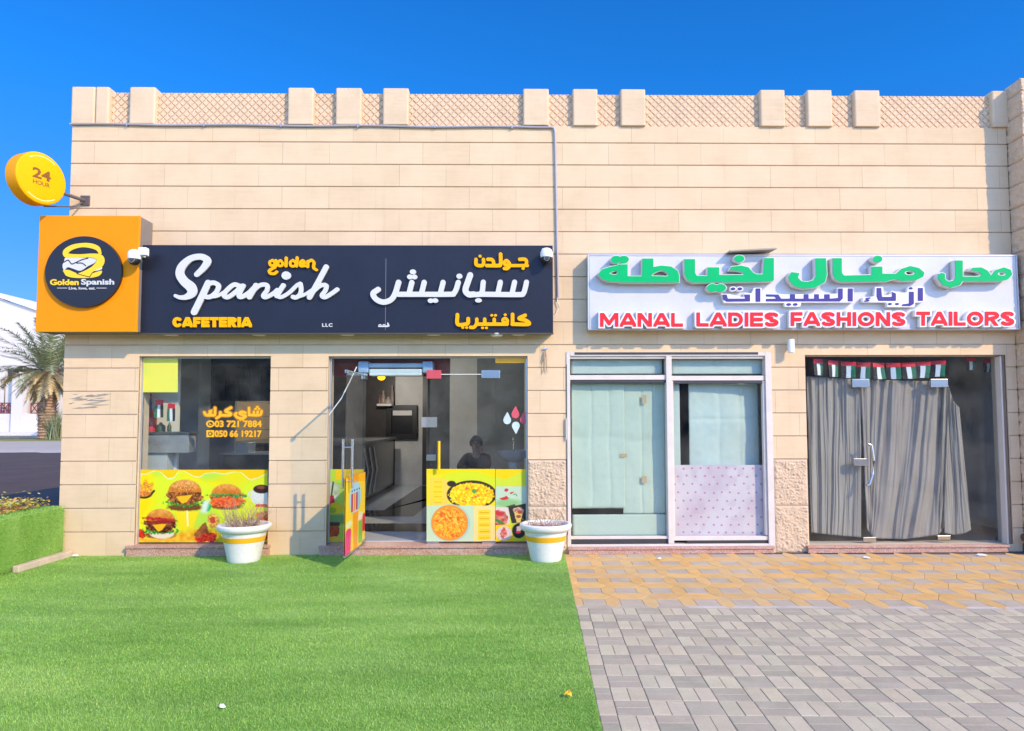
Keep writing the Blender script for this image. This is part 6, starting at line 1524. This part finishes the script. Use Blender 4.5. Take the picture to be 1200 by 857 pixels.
for (xa_, xb_) in ((-30, 22), (36, 62)):
    q = hq(xa_, 472, xb_, 485, HY-.6); b = MB(); b.box(q[0], q[1], HY-.62, HY-.5, q[3]-.12, q[3]); b.box(q[0], q[1], HY-.62, HY-.5, q[2], q[2]+.12)
    x = q[0]; hh = q[3]-q[2]
    while x < q[1]:
        for s in (0, 1):
            u0, u1 = (x, x+hh*.6) if s else (x+hh*.6, x); b.add([(u0-.05, HY-.57, q[2]+.1), (u0+.07, HY-.57, q[2]+.1), (u1+.07, HY-.57, q[3]-.1), (u1-.05, HY-.57, q[3]-.1), (u0-.05, HY-.53, q[2]+.1), (u0+.07, HY-.53, q[2]+.1), (u1+.07, HY-.53, q[3]-.1), (u1-.05, HY-.53, q[3]-.1)], [(0, 1, 2, 3), (7, 6, 5, 4), (0, 4, 5, 1), (1, 5, 6, 2), (2, 6, 7, 3), (3, 7, 4, 0)])
        b.box(x-.05, x+.05, HY-.6, HY-.52, q[2], q[3]); x += hh*.6
    b.build('balustrade', RAIL, HS)
q = hq(-60, 485, 62, 512, HY-.7); b = MB(); b.box(q[0], q[1], HY-.75, HY-.3, 0, q[3]); b.build('veranda_wall', HW, HS)
b = MB(); b.box(xa, xc, HY-3, HY-.8, 0, .35); b.build('plinth', mat('white_plinth', (.60, .57, .55), .8), HS)
# palm
px_, py_ = G(55.5, 513, 0); PYD = 52.0
PB = (WX(55, 500, PYD), PYD, 0); ctop = W(57, 437, PYD)
PT = thing('palm_tree', 'date palm with green fronds and dry straw coloured skirt beside the building corner', 'palm tree', PB)
th = ctop[1]; b = MB(); prof = []; k = 46
for i in range(k+1):
    z_ = th*i/k; r_ = .62-.10*(i/k)+(.10 if i % 2 else 0)+(.28*max(0, i/k-.55)) ; prof.append((r_, z_))
b.lathe(prof+[(.001, th+.3)], n=18); tk = b.build('trunk', mat('palm_trunk_bark', (.33, .20, .125), .95, 0, .4, 3, .8, 10), PT, False, local=True)
rr = random.Random(3); V, F, K = [], [], []
for i in range(260):                                     # leaf-base stubs
    a = rr.random()*6.28; z_ = th*(.12+.9*rr.random()); r0 = .55+.25*max(0, z_/th-.55); d = Vector((math.cos(a), math.sin(a), 0)); s = Vector((-math.sin(a), math.cos(a), 0)); p = d*r0+Vector((0, 0, z_)); L = rr.uniform(.25, .55); b0 = len(V)
    V += [p-s*.12, p+s*.12, p+d*L*.6+s*.05+Vector((0, 0, L)), p+d*L*.6-s*.05+Vector((0, 0, L))]; F.append((b0, b0+1, b0+2, b0+3)); K += [rr.choice([(.30, .19, .11), (.22, .13, .08), (.38, .26, .15)])]*4
np_mesh('leaf_stubs', V, F, LEAFM, PT, np.array(K), False, True)
def frond(el, az, L, droop, cols, leaf=.62, seed=0):
    r = random.Random(seed); p = Vector((0, 0, th+.1)); d = Vector((math.cos(az)*math.cos(el), math.sin(az)*math.cos(el), math.sin(el))); p = p+Vector((math.cos(az), math.sin(az), 0))*.3
    n = 26; pts_ = [p.copy()]
    for i in range(n): d = (d+Vector((0, 0, -droop*(.4+1.2*i/n)/n))).normalized(); p = p+d*L/n; pts_.append(p.copy())
    for i in range(2, n):
        t = i/n; dd = (pts_[i+1]-pts_[i]).normalized(); s = dd.cross(Vector((0, 0, 1))); s = s.normalized() if s.length > .01 else Vector((1, 0, 0)); u = s.cross(dd)
        ll = leaf*L/4*(.35+1.1*math.sin(math.pi*min(1, t*.9+.08)))*(1-.35*t)
        for q in range(2):
            pp_ = pts_[i]+(pts_[i+1]-pts_[i])*q*.5
            for sg in (-1, 1):
                e = (s*sg*r.uniform(.7, 1.0)+dd*r.uniform(.5, .9)+u*r.uniform(-.15, .35)+Vector((0, 0, -.18))).normalized(); tip = pp_+e*ll*r.uniform(.75, 1.1); wv = dd*.055
                b0 = len(V); V.extend([pp_-wv, pp_+wv, tip]); F.append((b0, b0+1, b0+2)); c = r.choice(cols); K.extend([c]*3)
    for i in range(n):
        s = Vector((0, 0, 1)).cross(pts_[i+1]-pts_[i]); s = s.normalized()*.05*(1-.8*i/n) if s.length > 1e-4 else Vector((.04, 0, 0)); up_ = Vector((0, 0, .04))
        b0 = len(V); V.extend([pts_[i]-s, pts_[i]+s, pts_[i+1]]); F.append((b0, b0+1, b0+2)); K.extend([(.34, .30, .16)]*3)
GRN = [(.12, .16, .06), (.17, .20, .085), (.23, .25, .12), (.34, .34, .21)]; DRY = [(.52, .38, .17), (.60, .46, .24), (.42, .30, .14)]; YLW = [(.62, .40, .09), (.55, .40, .13)]
for part, cnt, e0, e1, dr, cols, L in (('crown', 38, .05, 1.35, 1.25, GRN, 5.6), ('dry_skirt', 40, -1.0, -.15, .8, DRY, 3.1)):
    V, F, K = [], [], []
    for i in range(cnt): frond(rr.uniform(e0, e1), i*2.399+rr.uniform(-.2, .2), L*rr.uniform(.8, 1.1), dr*rr.uniform(.7, 1.3), cols, .62, i+cnt)
    if part == 'crown':
        for i in range(5): frond(rr.uniform(-.1, .15), math.pi+rr.uniform(-.7, .5), 5.5, 1.1, YLW, .5, 90+i)
    np_mesh(part, V, F, LEAFM, PT, np.array(K), False, True)
# suckers at the foot of the palm
V, F, K = [], [], []
for i in range(220):
    a = rr.random()*6.28; q = rr.uniform(0, .8); p = Vector((PB[0]+1.0+q*math.cos(a), PB[1]-.3+q*math.sin(a), 0)); d = Vector((rr.uniform(-.5, .5), rr.uniform(-.5, .5), 1)).normalized(); L = rr.uniform(.6, 3.0); s = Vector((.06, .0, 0)); b0 = len(V)
    V += [p-s, p+s, p+d*L]; F.append((b0, b0+1, b0+2)); K += [rr.choice(GRN)]*3
o = np_mesh('palm_sucker', V, F, LEAFM, None, np.array(K)); tag(o, 'small green palm sucker growing at the foot of the date palm', 'plant')

# ================================================================== across the street (seen mirrored in the shop glass)
OP = thing('street_building', 'long two storey building across the street behind the viewer, mirrored in the shop glass', 'building', (0, -46, 0))
b = MB(); b.box(-45, 50, -56, -46, 0, 7.2); b.build('wall', mat('street_building_render', (.40, .36, .31), .85, 0, .15, .4), OP)
b = MB(); b.box(-45.3, 50.3, -56.3, -45.7, 7.2, 7.9); b.build('roof', mat('street_building_cornice', (.45, .42, .38), .85), OP)
for i in range(19):
    for zz_ in (1.0, 4.4):
        b = MB(); x = -42+i*4.8; b.box(x, x+2.2, -46.02, -45.94, zz_, zz_+1.7); b.build('window', mat('street_window_glass', (.03, .04, .05), .1), OP)

x_, z_ = W(1193, 630, -.12); b = MB(); b.lathe([(.001, 0), (.045, 0), (.05, .02), (.05, .10), (.036, .10), (.034, .03), (.001, .03)], (XR-.10, -.13, z_), 20, 'x'); b.tube([(XR-.02, -.13, z_), (XR+.03, -.13, z_)], .03, 12)
tag(b.build('wall_spout', mat('brown_pipe_plastic', (.10, .055, .04), .5), None, True), 'short brown pipe spout low on the rough pillar beside the curtained window', 'pipe')
